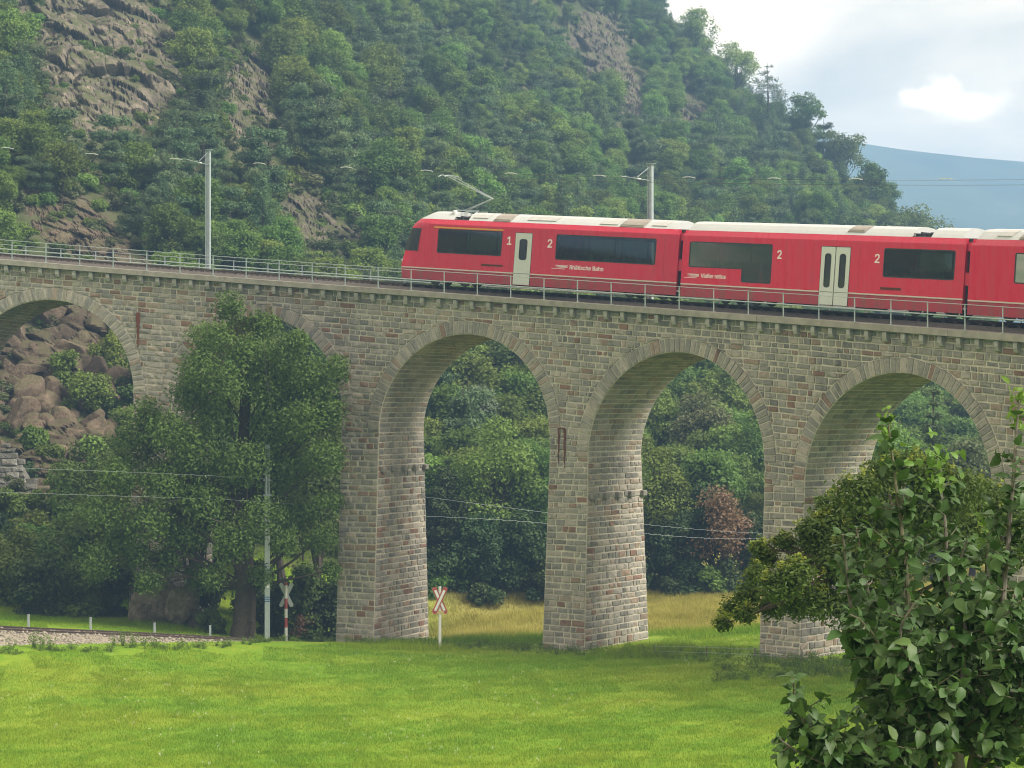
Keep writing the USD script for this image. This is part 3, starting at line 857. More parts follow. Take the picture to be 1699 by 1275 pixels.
# catenary poles (steel H sections) on the far edge
def h_pole(mbx, p, h, wd, dp, ax, t=0.02):
    al, ou = ax
    for sgn in (-1, 1):
        mbx.box(p + al * sgn * (wd / 2 - t / 2) + [0, 0, h / 2], (t, dp, h), [al, ou, [0, 0, 1]])
    mbx.box(p + [0, 0, h / 2], (wd - 2 * t, t, h - 0.002), [al, ou, [0, 0, 1]])
    return mbx


for s, lab in ((-10.55, "galvanised overhead line pole on the viaduct left of the train"), (15.05, "galvanised overhead line pole rising behind the front carriage's rear end")):
    al, ou = frame(s)
    base = mp(s, NB + 0.16, float(zd(s)) - 0.5)
    po = thing("catenary_pole", lab, "overhead line pole", base)
    h_pole(MB(), base, 7.9, 0.27, 0.20, (al, ou)).build("mast", "galvanised", po)
    MB().box(base + [0, 0, 0.25] - ou * 0.12, (0.42, 0.06, 0.5), [al, ou, [0, 0, 1]]).build("foot_plate", "galvanised", po)
    # bracket arm towards the track, with its insulator
    top = base + [0, 0, 7.05]
    end = top - ou * 2.85 + [0, 0, -0.02]
    MB().tube([top, top - ou * 0.9], 0.02, 8).tube([top - ou * 1.2, end], 0.018, 8).tube([top + [0, 0, 0.75], top - ou * 1.3 + [0, 0, 0.05]], 0.012, 6).build("bracket_arm", "galvanised", po)
    MB().tube([top - ou * 0.9, top - ou * 0.98, top - ou * 1.05, top - ou * 1.12, top - ou * 1.2], [0.025, 0.05, 0.03, 0.05, 0.025], 10).build("insulator", "insulator", po)
    MB().box(base + [0, 0, 7.92] + al * 0.05, (0.42, 0.26, 0.03), [al, ou, [0, 0, 1]]).build("cap_plate", "galvanised", po)

wl = thing("overhead_line", "overhead contact line above the viaduct with short pale droppers", "overhead wire", mp(0, TC, float(zd(0)) + 6))
svw = np.arange(-44, 62, 2.0)
MB().tube(mp(svw, TC, zd(svw) + 6.24), 0.0065, 5).build("contact_wire", "rail_steel", wl)
MB().tube(mp(svw, TC, zd(svw) + 6.46), 0.0055, 5).build("carrier_wire", "rail_steel", wl)
for s in [-21.0, -16.1, -11.15, -6.21, -1.01, 3.75, 8.74, 13.9, 19.06, 23.88, 28.36, 33.2, 38.1]:
    t_ = np.linspace(-0.36, 0.36, 7)
    MB().tube(mp(s + t_, TC, zd(s + t_) + 6.49 + 0.05 * (1 - (t_ / 0.36) ** 2) - 0.02 * t_), 0.021, 6).build("dropper", "insulator", wl)

# ------------------------------------------------------------------ the train
SIDE = 1.33


def rounded(x0, z0, x1, z1, r):
    return sbox(x0 + r, z0 + r, x1 - r, z1 - r).buffer(r, quad_segs=4)


def carriage(s_a, s_b, label, spec, nose=None):
    """A carriage on the chord between curve positions s_a (left) and s_b (right). Local x from the left end, y towards the camera, z up from the rail."""
    A, B = mp(s_a, TC, float(zd(s_a)) + RZ), mp(s_b, TC, float(zd(s_b)) + RZ)
    L = float(np.linalg.norm(B - A))
    ex = (B - A) / L
    ey = np.cross([0, 0, 1.0], ex)
    ey = ey / np.linalg.norm(ey)
    if ey[1] > 0:
        ey = -ey
    ez = np.cross(ex, ey)
    if ez[2] < 0:
        ez = -ez
    T = lambda v: A + np.asarray(v, float) @ np.stack([ex, ey, ez])
    kx = L / (s_b - s_a)                          # the picture's positions were read along the slab's edge
    spec = dict(spec)
    for k_, ix in (("windows", None), ("doors", (0, 2)), ("texts", (1,)), ("logos", (0, 1)), ("vents", (0, 2)), ("roof_gaps", (0, 1)), ("roof_panels", (0, 1)), ("yellow", (0, 2)), ("boxes", (0, 1))):
        if k_ == "windows":
            spec[k_] = [[(a_ * kx, b_, c_ * kx, d_) for a_, b_, c_, d_ in w_] for w_ in spec[k_]]
        elif k_ in spec:
            spec[k_] = [tuple(e_ * kx if i_ in ix else e_ for i_, e_ in enumerate(t_)) for t_ in spec[k_]]
    for k_ in ("bogies", "seams"):
        spec[k_] = [e_ * kx for e_ in spec.get(k_, [])]
    car = thing("train_carriage", label, "train carriage", A, "carriages of the red train")

    class LB(MB):
        def add(self, v, f, tone=None):
            return super().add(T(v), f, tone)

        def bx(self, x0, x1, y0, y1, z0, z1, bev=0.0):
            return self.box(((x0 + x1) / 2, (y0 + y1) / 2, (z0 + z1) / 2), (abs(x1 - x0), abs(y1 - y0), abs(z1 - z0)), None, bev)

    def panel(poly, y0, th):
        """extrudes an (x, z) polygon from y0 towards y0 + th"""
        out = []
        for gp in getattr(poly, "geoms", [poly]):
            m = trimesh.creation.extrude_polygon(gp, abs(th), engine="earcut")
            v = np.array(m.vertices)
            out.append((np.stack([v[:, 0], y0 + math.copysign(1, th) * v[:, 2], v[:, 1]], 1), m.faces))
        return out

    x_start = 2.0 if nose else 0.0
    wins = spec["windows"]                     # lists of (x0, z0, x1, z1) rectangles joined to one opening
    holes = unary_union([unary_union([rounded(*r, 0.10) for r in w]) for w in wins])
    doors = unary_union([sbox(*d) for d in spec["doors"]]) if spec["doors"] else Polygon()
    upper = sbox(x_start, 0.885, L - 0.22, 3.15).difference(holes).difference(doors)
    low = sbox(x_start, 0.25, L - 0.22, 0.82).difference(doors)
    stripe = sbox(x_start, 0.822, L - 0.22, 0.883).difference(doors)
    body, skirt, strp = LB(), LB(), LB()
    for sg in (1, -1):
        for v, f in panel(upper, sg * SIDE, -sg * 0.06):
            body.add(v, f)
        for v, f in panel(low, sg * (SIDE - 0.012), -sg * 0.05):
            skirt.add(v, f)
        for v, f in panel(stripe, sg * (SIDE + 0.004), -sg * 0.06):
            strp.add(v, f)
    sh = [(SIDE, 3.15), (1.14, 3.46)]
    for sg in (1, -1):
        p = [(sg * SIDE, 3.152), (sg * (SIDE - 0.004), 3.20), (sg * 1.15, 3.46), (sg * 1.08, 3.44), (sg * (SIDE - 0.07), 3.14)]
        v = np.vstack([[(x_, a_, b_) for a_, b_ in p] for x_ in (x_start, L - 0.22)])
        body.add(v, [[k, (k + 1) % 5, 5 + (k + 1) % 5, 5 + k] for k in range(5)])
    for x_ in ([L - 0.27] if nose else [0.05, L - 0.27]):
        body.bx(x_, x_ + 0.04, -SIDE + 0.07, SIDE - 0.07, 0.4, 3.44)
    body.build("body", "carriage_red", car)
    for xs_ in spec.get("seams", []):
        LB().bx(xs_ - 0.008, xs_ + 0.008, SIDE + 0.0005, SIDE + 0.003, 0.9, 3.13).build("panel_seam", "skirt_red", car)
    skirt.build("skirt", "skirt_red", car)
    strp.build("stripe", "stripe_beige", car)
    LB().bx(x_start, L - 0.1, -SIDE + 0.08, SIDE - 0.08, 0.42, 0.50).build("floor", "interior_grey", car)
    # roof: white shell with sloping shoulders
    prof = [(1.15, 3.461), (1.0, 3.62), (0.80, 3.80), (0.55, 3.90), (0.0, 3.95)]
    prof = prof + [(-a_, b_) for a_, b_ in prof[-2::-1]]
    cuts = sorted(spec.get("roof_gaps", []))
    xs = [x_start if nose else 0.18] + [c for g_ in cuts for c in g_] + [L - 0.52]
    rf = LB()
    for xa, xb in zip(xs[::2], xs[1::2]):
        n9 = len(prof)
        v = np.vstack([[(xa, a_, b_) for a_, b_ in prof], [(xb, a_, b_) for a_, b_ in prof]])
        rf.add(v, [[k, k + 1, n9 + k + 1, n9 + k] for k in range(n9 - 1)] + [[n9 - 1, 0, n9, 2 * n9 - 1]])
        for b_ in (0, n9):
            rf.add(v[b_:b_ + n9], [[0, k, k + 1] for k in range(1, n9 - 1)])
    roof = rf.build("roof", "roof_white", car)
    for ga, gb in cuts:                          # sunken equipment bays
        LB().bx(ga, gb, -1.1, 1.1, 3.40, 3.50).build("roof_bay", "roof_dark", car)
        bay = LB()
        for q_ in range(4):
            xx = ga + (gb - ga) * (q_ + 0.5) / 4
            bay.bx(xx - 0.07, xx + 0.07, 0.35, 0.95, 3.50, 3.62 + 0.07 * (q_ % 2), 0.02)
        bay.tube([(ga, 0.98, 3.60), (gb, 0.98, 3.60)], 0.03, 6).build("roof_equipment", "underframe", car)
    for (xa, xb, za, zb, mname) in spec.get("roof_panels", []):
        # plates lying on the roof's shoulder
        g_ = lambda z_: np.interp(z_, [3.461, 3.62, 3.80, 3.90], [1.15, 1.0, 0.80, 0.55])
        zz_ = np.linspace(za, zb, 4)
        sl = 0.16
        for sg in (1, -1):
            pass
        v = []
        for o_ in (0.035, 0.0):
            for k_, z_ in enumerate(zz_):
                sk_ = sl * (k_ / 3)
                v += [(xa + sk_, g_(z_) + o_, z_ + o_ * 0.8), (xb + sk_, g_(z_) + o_, z_ + o_ * 0.8)]
        v = np.array(v)
        F = [[2 * k_, 2 * k_ + 1, 2 * k_ + 3, 2 * k_ + 2] for k_ in range(3)]
        F += [[0, 1, 9, 8], [6, 7, 15, 14]] + [[2 * k_, 2 * k_ + 2, 10 + 2 * k_, 8 + 2 * k_] for k_ in range(3)] + [[2 * k_ + 1, 2 * k_ + 3, 11 + 2 * k_, 9 + 2 * k_] for k_ in range(3)]
        LB().add(v, F).build("roof_panel", mname, car)
        if mname == "roof_brown":
            LB().bx(xa + 0.06, xb - 0.02, g_(za + 0.07) - 0.02, g_(za + 0.07) + 0.075, za + 0.03, za + 0.11).build("roof_step", "roof_brown", car)
    # windows: black gasket, tinted pane, dark mullions
    for w in wins:
        op = unary_union([unary_union([rounded(*r, 0.10) for r in w])])
        ring = op.buffer(0.0).difference(op.buffer(-0.05))
        wf = LB()
        for sg in (1, -1):
            for v, f in panel(ring, sg * (SIDE + 0.003), -sg * 0.05):
                wf.add(v, f)
        wp = wf.build("window", "rubber_black", car)
        pane = LB()
        for sg in (1, -1):
            for v, f in panel(op.buffer(-0.045), sg * (SIDE - 0.015), -sg * 0.008):
                pane.add(v, f)
        pane.build("pane", "window_glass", wp)
        x0, z0, x1, z1 = w[0]
        nm_ = max(1, int(round((x1 - x0) / 1.75)))
        mu = LB()
        for q_ in range(1, nm_):
            xx = x0 + (x1 - x0) * q_ / nm_
            for sg in (1, -1):
                mu.bx(xx - 0.045, xx + 0.045, sg * (SIDE - 0.05), sg * (SIDE - 0.026), z0 + 0.05, z1 - 0.05)
        if nm_ > 1:
            mu.build("mullion", "rubber_black", wp)
        # seats seen through the panes
        for xx in np.arange(x0 + 0.35, x1 - 0.2, 0.92):
            st = LB()
            for yy in (-0.85, 0.85):
                st.bx(xx, xx + 0.12, yy - 0.42, yy + 0.42, 0.9, 2.02, 0.03).bx(xx + 0.12, xx + 0.55, yy - 0.42, yy + 0.42, 0.85, 1.0, 0.02)
            st.build("seat", "seat_blue", car)
    for (xa, za, xb, zb) in spec.get("yellow", []):
        LB().bx(xa, xb, SIDE + 0.001, SIDE + 0.012, za, zb).build("yellow_band", "yellow_paint", car)
    for (xa, za, xb, zb) in spec["doors"]:
        leaves = spec.get("door_leaves", 1)
        for q_ in range(leaves):
            xl, xr = xa + (xb - xa) * q_ / leaves + 0.025, xa + (xb - xa) * (q_ + 1) / leaves - 0.025
            wx0, wz0, wx1, wz1 = spec["door_window"]
            cx_ = (xl + xr) / 2
            hole = rounded(cx_ - wx0 / 2, wz0, cx_ + wx0 / 2, wz1, min(0.14, wx0 / 2 - 0.01))
            dm = LB()
            for v, f in panel(sbox(xl, za + 0.012, xr, zb - 0.03).difference(hole), SIDE + 0.012, -0.05):
                dm.add(v, f)
            dp = dm.build("door", "door_grey", car)
            gk = LB()
            for v, f in panel(hole.difference(hole.buffer(-0.035)), SIDE + 0.016, -0.05):
                gk.add(v, f)
            gk.build("frame", "rubber_black", dp)
            pn = LB()
            for v, f in panel(hole.buffer(-0.03), SIDE + 0.004, -0.008):
                pn.add(v, f)
            pn.build("pane", "dark_glass", dp)
            LB().bx(xl + 0.03, xr - 0.03, SIDE + 0.012, SIDE + 0.018, 0.845, 0.862).build("seam", "rubber_black", dp)
        fr = LB()
        for v, f in panel(sbox(xa, za, xb, zb).difference(sbox(xa + 0.025, za, xb - 0.025, zb - 0.03)), SIDE + 0.004, -0.05):
            fr.add(v, f)
        fr.build("door_frame", "underframe", car)
        LB().bx(xa, xb, -SIDE + 0.05, -SIDE + 0.09, za, zb).build("far_door", "door_grey", car)
    for (txt, x_, z_, h_, b_) in spec.get("texts", []):
        m = meshkit.text_mesh(txt, h_, 0.006, bold=b_)
        v = np.array(m.vertices)
        LB().add(np.stack([x_ + v[:, 0], SIDE + 0.002 + v[:, 2], z_ + v[:, 1]], 1), m.faces).build("lettering" if len(txt) > 1 else "class_number", "lettering_white", car)
    for (xa, xb, z_) in spec.get("logos", []):
        lg = LB()
        for q_ in range(4):
            lg.add([(xa + 0.10 * q_ + 0.18, SIDE + 0.006, z_ + 0.10 - 0.035 * q_ + 0.06), (xb, SIDE + 0.006, z_ + 0.10 - 0.035 * q_ + 0.06), (xb, SIDE + 0.006, z_ + 0.078 - 0.035 * q_ + 0.06), (xa + 0.10 * (3 - q_) * 0 + 0.05, SIDE + 0.006, z_ + 0.078 - 0.035 * q_ + 0.06)], [[0, 1, 2, 3]])
        lg.bx(xa - 0.1, xb - 0.15, SIDE + 0.002, SIDE + 0.006, z_ - 0.04, z_ - 0.015)
        lg.build("emblem", "lettering_white", car)
    for (xa, za, xb, zb) in spec.get("vents", []):
        vt = LB().bx(xa, xb, SIDE + 0.001, SIDE + 0.008, za, zb)
        for q_ in range(3):
            vt.bx(xa + 0.02, xb - 0.02, SIDE + 0.008, SIDE + 0.018, za + (zb - za) * (q_ + 0.25) / 3, za + (zb - za) * (q_ + 0.6) / 3)
        vt.build("vent_grille", "rust", car)
    # bogies
    for bc in spec["bogies"]:
        bg = LB().bx(bc - 1.55, bc + 1.55, 0.72, 0.86, 0.30, 0.50, 0.03).bx(bc - 1.55, bc + 1.55, -0.86, -0.72, 0.30, 0.50, 0.03).bx(bc - 0.25, bc + 0.25, -0.8, 0.8, 0.28, 0.44)
        for o_ in (-0.95, 0.95):
            bg.bx(bc + o_ - 0.16, bc + o_ + 0.16, 0.80, 0.97, 0.22, 0.46, 0.03)
        bg.tube([(bc, 0.92, 0.2), (bc, 0.92, 0.6)], 0.11, 10)
        bgp = bg.build("bogie", "underframe", car)
        for o_ in (-0.95, 0.95):
            for yy in (-0.56, 0.56):
                LB().tube([(bc + o_, yy - 0.06, 0.36), (bc + o_, yy - 0.02, 0.36), (bc + o_, yy + 0.03, 0.36), (bc + o_, yy + 0.06, 0.36)], [0.34, 0.36, 0.36, 0.32], 20).build("wheel", "wheel_steel", bgp)
    mid = sorted(spec["bogies"])
    ub = LB()
    for xa, xb in spec.get("boxes", []):
        ub.bx(xa, xb, 0.55, 1.15, 0.20, 0.45, 0.03)
    if spec.get("boxes"):
        ub.build("underfloor_box", "underframe", car)
    # bellows to the next carriage
    if spec.get("bellows"):
        bl = LB()
        for q_ in range(7):
            x_ = L - 0.21 + 0.075 * q_
            bl.bx(x_, x_ + 0.05, -1.12, 1.12, 0.5, 3.3)
        bl.bx(L - 0.22, L + 0.33, -1.05, 1.05, 0.55, 3.25)
        bl.bx(L - 0.5, L + 0.45, -1.12, 1.12, 3.3, 3.47)
        bl.build("bellows", "rubber_black", car)
        LB().bx(L - 0.22, L + 0.02, 1.14, 1.26, 1.45, 2.0).bx(L - 0.22, L + 0.10, 1.12, 1.22, 2.92, 3.3).build("side_cover", "carriage_red", car)
    return car, T, LB, L


def nose_x(z):
    return np.interp(z, [0.2, 0.3, 1.0, 1.42, 2.2, 3.1, 3.5, 3.95], [0.10, 0.07, 0.0, 0.13, 0.30, 0.66, 1.10, 1.95])


def half_width(z):
    return np.interp(z, [0.25, 0.6, 3.15, 3.2, 3.46, 3.62, 3.80, 3.90, 3.95], [1.30, SIDE, SIDE, SIDE - 0.004, 1.15, 1.0, 0.8, 0.55, 0.0])


car1, T1, LB1, L1 = carriage(2.76, 19.22, "front carriage of the red train with sloping cab and white roof", dict(
    windows=[[(2.46, 1.68, 6.36, 2.96)], [(9.5, 1.66, 15.05, 2.95)]],
    doors=[(7.13, 0.27, 8.13, 2.95)], door_leaves=1, door_window=(0.48, 1.55, 0, 2.62),
    yellow=[(2.2, 2.99, 6.4, 3.06)],
    texts=[("1", 6.60, 2.30, 0.40, True), ("2", 8.97, 2.26, 0.40, True), ("Rhätische Bahn", 10.35, 1.22, 0.20, True)],
    logos=[(9.45, 10.25, 1.24)], vents=[(5.2, 1.14, 6.5, 1.24)],
    roof_gaps=[(3.25, 4.15)],
    roof_panels=[(4.35, 5.25, 3.60, 3.88, "roof_grey"), (5.65, 6.65, 3.48, 3.89, "roof_brown"), (7.6, 9.25, 3.60, 3.88, "roof_grey"), (11.75, 12.75, 3.55, 3.86, "roof_grey"), (12.9, 14.2, 3.48, 3.88, "roof_brown"), (14.6, 15.4, 3.58, 3.84, "roof_grey")],
    seams=[2.2, 6.9, 8.6, 15.5], bogies=[2.9, 14.3], boxes=[(4.9, 6.9), (8.4, 10.4), (10.7, 12.4)], bellows=True), nose=True)
zs = np.array([0.25, 0.5, 0.82, 0.883, 1.15, 1.42, 1.75, 2.1, 2.5, 2.95, 3.15, 3.3, 3.46, 3.62, 3.80, 3.90, 3.945])
tt = np.array([0.0, 0.03, 0.08, 0.16, 0.28, 0.45, 0.7, 1.0])


def nose_pt(t, z, sg, off=0.0):
    wfac = 0.66 + 0.34 * np.sqrt(np.clip(1 - (1 - t) ** 2.6, 0, 1))
    return np.stack([nose_x(z) + t * (2.0 - nose_x(z)) - off * (1 - t) * 0.6, sg * (half_width(z) * wfac + off), z + 0 * t], -1)


def nose_band(zlist, tlist, sg, off=0.0):
    Tg, Zg = np.meshgrid(tlist, zlist)
    v = nose_pt(Tg, Zg, sg, off).reshape(-1, 3)
    a_, b_ = len(zlist), len(tlist)
    F = [[i_ * b_ + j_, i_ * b_ + j_ + 1, (i_ + 1) * b_ + j_ + 1, (i_ + 1) * b_ + j_] for i_ in range(a_ - 1) for j_ in range(b_ - 1)]
    return v, F


def nose_front(zlist, off=0.0):
    ys = np.linspace(-1, 1, 13)
    v = []
    for z_ in zlist:
        w_ = half_width(z_) * 0.66
        v += [(nose_x(z_) - 0.16 * (1 - y_ * y_) * (1 if z_ < 3.3 else 0.3) - off, y_ * w_, z_) for y_ in ys]
    b_ = 13
    return np.array(v), [[i_ * b_ + j_, i_ * b_ + j_ + 1, (i_ + 1) * b_ + j_ + 1, (i_ + 1) * b_ + j_] for i_ in range(len(zlist) - 1) for j_ in range(b_ - 1)]


nz_, wz_ = LB1(), LB1()
for sg in (1, -1):
    nz_.add(*nose_band(zs[(zs >= 0.88) & (zs <= 3.47)], tt, sg))
    wz_.add(*nose_band(zs[zs >= 3.46], tt, sg))
nz_.add(*nose_front(zs[(zs >= 0.88) & (zs <= 3.47)]))
wz_.add(*nose_front(zs[zs >= 3.46]))
nosep = nz_.build("cab_nose", "carriage_red", car1, smooth=40)
wz_.build("cab_roof", "roof_white", car1, smooth=40)
sk_, st_ = LB1(), LB1()
for sg in (1, -1):
    sk_.add(*nose_band(np.array([0.25, 0.5, 0.822]), tt, sg, -0.012))
    st_.add(*nose_band(np.array([0.822, 0.883]), tt, sg, 0.004))
sk_.add(*nose_front(np.array([0.25, 0.5, 0.822]), -0.012)).build("front_apron", "skirt_red", car1, smooth=40)
st_.add(*nose_front(np.array([0.822, 0.883]), 0.004)).build("front_stripe", "stripe_beige", car1)
LB1().add(*nose_front(np.linspace(1.62, 3.02, 6), 0.012)).build("windscreen", "dark_glass", car1, smooth=40)
cw = LB1()
for sg in (1, -1):
    cw.add(*nose_band(np.linspace(1.74, 2.93, 5), np.array([0.06, 0.12, 0.2, 0.32, 0.42, 0.52, 0.60]), sg, 0.010))
cwp = cw.build("cab_window", "dark_glass", car1, smooth=40)
for t0_, t1_ in ((0.03, 0.065), (0.30, 0.335), (0.585, 0.62)):
    pl = LB1()
    for sg in (1, -1):
        pl.add(*nose_band(np.linspace(1.72, 2.95, 4), np.array([t0_, t1_]), sg, 0.014))
    pl.build("pillar", "rubber_black", cwp)
for sg in (1, -1):
    p_ = nose_pt(np.array(0.04), np.array(1.2), sg, 0.0)
    LB1().tube([p_ + [0.08, -sg * 0.10, 0], p_ + [-0.07, -sg * 0.06, 0]], [0.11, 0.10], 12).build("headlight", "insulator", car1)
LB1().box(nose_pt(np.array(0.0), np.array(3.18), 0, 0) + np.array([0.02, 0, 0]), (0.24, 1.5, 0.10), None, 0.03).build("sun_visor", "carriage_red", car1)
LB1().box((-0.10, 0, 0.45), (0.3, 0.5, 0.3), None, 0.05).build("coupler", "underframe", car1)
LB1().tube([(3.15, 0.75, 3.62), (3.15, 0.75, 3.80), (3.12, 0.75, 3.92), (3.05, 0.75, 3.96)], [0.16, 0.17, 0.13, 0.04], 14).build("roof_horn", "roof_white", car1, smooth=40)
# pantograph: base frame, lower arm, thin upper arms, collector head
pg = LB1()
for yy in (-0.45, 0.45):
    pg.bx(3.0, 4.4, yy - 0.03, yy + 0.03, 3.98, 4.04)
    for xx in (3.1, 4.3):
        pg.tube([(xx, yy, 3.84), (xx, yy, 3.9), (xx, yy, 3.98)], [0.05, 0.07, 0.05], 8)
pgp = pg.build("pantograph", "galvanised", car1)
lo = LB1()
lo.tube([(3.45, 0, 4.05), (4.95, 0, 4.72)], [0.045, 0.035], 8).tube([(3.3, 0.12, 4.05), (4.9, 0.12, 4.66)], 0.016, 6).build("lower_arm", "galvanised", pgp)
up = LB1()
for y0, y1 in ((-0.07, -0.40), (0.07, 0.40)):
    up.tube([(4.95, y0, 4.72), (2.15, y1, 5.80)], [0.024, 0.018], 6)
up.tube([(4.95, 0.0, 4.66), (2.3, 0.0, 5.68)], 0.011, 6).build("upper_arm", "galvanised", pgp)
hd = LB1()
for xx in (1.95, 2.35):
    yy_ = np.linspace(-0.8, 0.8, 15)
    hd.tube(np.stack([np.full(15, xx), yy_, 5.84 - 0.25 * np.clip(np.abs(yy_) - 0.5, 0, 1) ** 1.2 * 2], 1), 0.02, 6)
hd.tube([(1.9, -0.4, 5.8), (2.4, -0.4, 5.8)], 0.014, 6).tube([(1.9, 0.4, 5.8), (2.4, 0.4, 5.8)], 0.014, 6).build("collector_head", "galvanised", pgp)

car2, T2, LB2, L2 = carriage(19.54, 35.10, "middle carriage of the red train with white double doors", dict(
    windows=[[(0.42, 1.68, 3.72, 2.92), (3.60, 1.07, 5.32, 2.92)], [(11.32, 1.64, 14.88, 2.93)]],
    doors=[(8.02, 0.26, 9.60, 2.92)], door_leaves=2, door_window=(0.36, 1.05, 0, 2.60),
    texts=[("2", 5.55, 2.26, 0.38, True), ("2", 10.82, 2.26, 0.38, True), ("Viafier retica", 1.20, 1.20, 0.19, True)],
    logos=[(0.30, 1.1, 1.20)], vents=[(11.25, 1.09, 12.3, 1.20)],
    roof_gaps=[(12.55, 13.5)], roof_panels=[(9.15, 10.05, 3.60, 3.88, "roof_brown")],
    seams=[6.1, 7.6, 10.1], bogies=[3.1, 13.5], boxes=[(6.0, 7.6), (9.8, 11.2)], bellows=True))
car3, T3, LB3, L3 = carriage(35.44, 51.8, "rear carriage of the red train, cut off by the right edge of the picture", dict(
    windows=[[(2.52, 1.66, 8.0, 2.93)], [(11.0, 1.68, 14.9, 2.95)]], doors=[(9.0, 0.27, 10.0, 2.95)], door_leaves=1, door_window=(0.48, 1.55, 0, 2.62),
    roof_panels=[(1.2, 2.0, 3.60, 3.86, "roof_grey"), (2.5, 3.8, 3.48, 3.88, "roof_brown"), (5.5, 7.2, 3.6, 3.88, "roof_grey")], bogies=[2.6, 14.0], boxes=[(5.0, 7.0), (8.0, 10.5)]))

LB3().bx(2.2, 8.4, -1.0, -0.94, 0.5, 3.2).build("partition", "seat_blue", car3)  # dark panel added inside to keep bright sky from showing through the window

# ------------------------------------------------------------------ lower railway line, in front of the viaduct on the left and then underneath it
lp = np.array([(at(x_, 0, y_)[0], y_, z_) for x_, y_, z_ in [(-300, 91.5, 2.35), (-140, 92.5, 1.98), (0, 93.5, 1.62), (130, 94.6, 1.32), (250, 96.0, 1.0), (350, 97.6, 0.66), (444, 100.0, 0.2), (480, 102.3, -0.15), (512, 105.3, -0.60), (560, 110, -1.3), (640, 116, -2.2), (760, 122, -2.9), (900, 126, -3.3)]])
dl = np.concatenate([[0], np.cumsum(np.linalg.norm(np.diff(lp[:, :2], axis=0), axis=1))])
tl = np.arange(0, dl[-1], 0.5)
from scipy.interpolate import CubicSpline
csp = CubicSpline(dl, lp)
LP = csp(tl)
LT = unit(csp(tl, 1) * [1, 1, 0])
LN = np.stack([-LT[:, 1], LT[:, 0], 0 * LT[:, 0]], 1)


def lsweep(profile, P, N):
    p = np.asarray(profile, float)
    V = np.vstack([P[i] + N[i] * p[:, :1] + np.array([0, 0, 1.0]) * p[:, 1:] for i in range(len(P))])
    n, m = len(p), len(P)
    F = [(i * n + k, i * n + k + 1, (i + 1) * n + k + 1, (i + 1) * n + k) for i in range(m - 1) for k in range(n - 1)]
    return V, np.array(F)


v, f = lsweep([(-3.9, -0.95), (-1.75, -0.30), (-1.0, -0.16), (1.0, -0.16), (1.7, -0.30), (2.6, -0.75)], LP, LN)
v = v + np.stack([0 * v[:, 0], 0 * v[:, 0], 0.05 * (meshkit.noise(v * 3.0, 4) - 0.5)], 1)
MB().add(v, f).build("track_ballast", "ballast_pale", smooth=True, kind="structure", label="pale gravel bank of the lower railway line beside the meadow")
lt = thing("railway_track", "narrow gauge track on pale gravel running along the meadow's left edge", "railway track", LP[40])
for o in (-0.53, 0.53):
    pr = [(o - 0.055, -0.13), (o - 0.02, -0.09), (o - 0.032, -0.03), (o - 0.032, 0.0), (o + 0.032, 0.0), (o + 0.032, -0.03), (o + 0.02, -0.09), (o + 0.055, -0.13)]
    MB().add(*lsweep(pr, LP, LN)).build("rail", "rail_steel", lt)
for i in range(2, len(LP) - 2):
    px_, _ = project(LP[i])
    if -20 < px_ < 760:
        MB().box(LP[i] + [0, 0, -0.19], (0.22, 1.85, 0.13), [LT[i], LN[i], [0, 0, 1]]).build("sleeper", "sleeper", lt)
# loose ballast stones
rg = np.random.default_rng(5)
bs = MB()
ico = trimesh.creation.icosphere(0)
for _ in range(5200):
    i = rg.integers(8, int(np.argmin(np.abs(project(LP)[0] - 540))))
    o = rg.uniform(-3.4, 2.0)
    zz_ = np.interp(o, [-3.9, -1.75, -1.0, 1.0, 1.7, 2.6], [-0.95, -0.30, -0.16, -0.16, -0.30, -0.75])
    sc_ = rg.uniform(0.04, 0.10) * rg.uniform(0.6, 1.2, 3)
    bs.add(np.array(ico.vertices) * rg.uniform(0.8, 1.25, (12, 1)) * sc_ + LP[i] + LN[i] * o + LT[i] * rg.uniform(-0.3, 0.3) + [0, 0, zz_ + 0.015], ico.faces, rg.uniform(0.2, 0.8))
bs.build("ballast_gravel", "ballast_pale", kind="stuff", label="loose pale ballast stones along the lower track")

# lower poles, wires, stakes, crossing signs
pc = at(444, 1060, 102.4)
pc[2] = float(terrain(pc[0], pc[1])) - 0.1
h_c = EYE - (738 - HOR) * pc[1] / FPX - pc[2]
po = thing("catenary_pole", "tall slim grey overhead line pole with blue bands beside the lower track", "overhead line pole", pc)
axs = (np.array([1.0, 0, 0]), np.array([0, 1.0, 0]))
h_pole(MB(), pc, h_c, 0.25, 0.22, axs, 0.03).box(pc + [0, -0.1, (h_c - 2.6) / 2], (0.19, 0.012, h_c - 2.6)).build("mast", "galvanised", po)
for py_ in (772, 797, 822):
    zc_ = EYE - (py_ - HOR) * pc[1] / FPX
    MB().box((pc[0], pc[1], zc_), (0.42, 0.34, 0.09), None, 0.01).build("clamp", "galvanised", po)
MB().tube([(pc[0] - 0.05, pc[1] - 0.16, EYE - (772 - HOR) * pc[1] / FPX), (pc[0] - 0.05, pc[1] - 0.16, EYE - (822 - HOR) * pc[1] / FPX)], 0.05, 8).build("tension_rod", "galvanised", po)
for py_ in (990.5, 994, 997.5):
    zc_ = EYE - (py_ - HOR) * pc[1] / FPX
    MB().box((pc[0], pc[1] - 0.005, zc_), (0.262, 0.24, 0.045)).build("blue_band", "blue_paint", po)
MB().box((pc[0] + 0.02, pc[1] - 0.118, EYE - (973 - HOR) * pc[1] / FPX), (0.13, 0.012, 0.13)).build("number_plate", "white_paint", po)


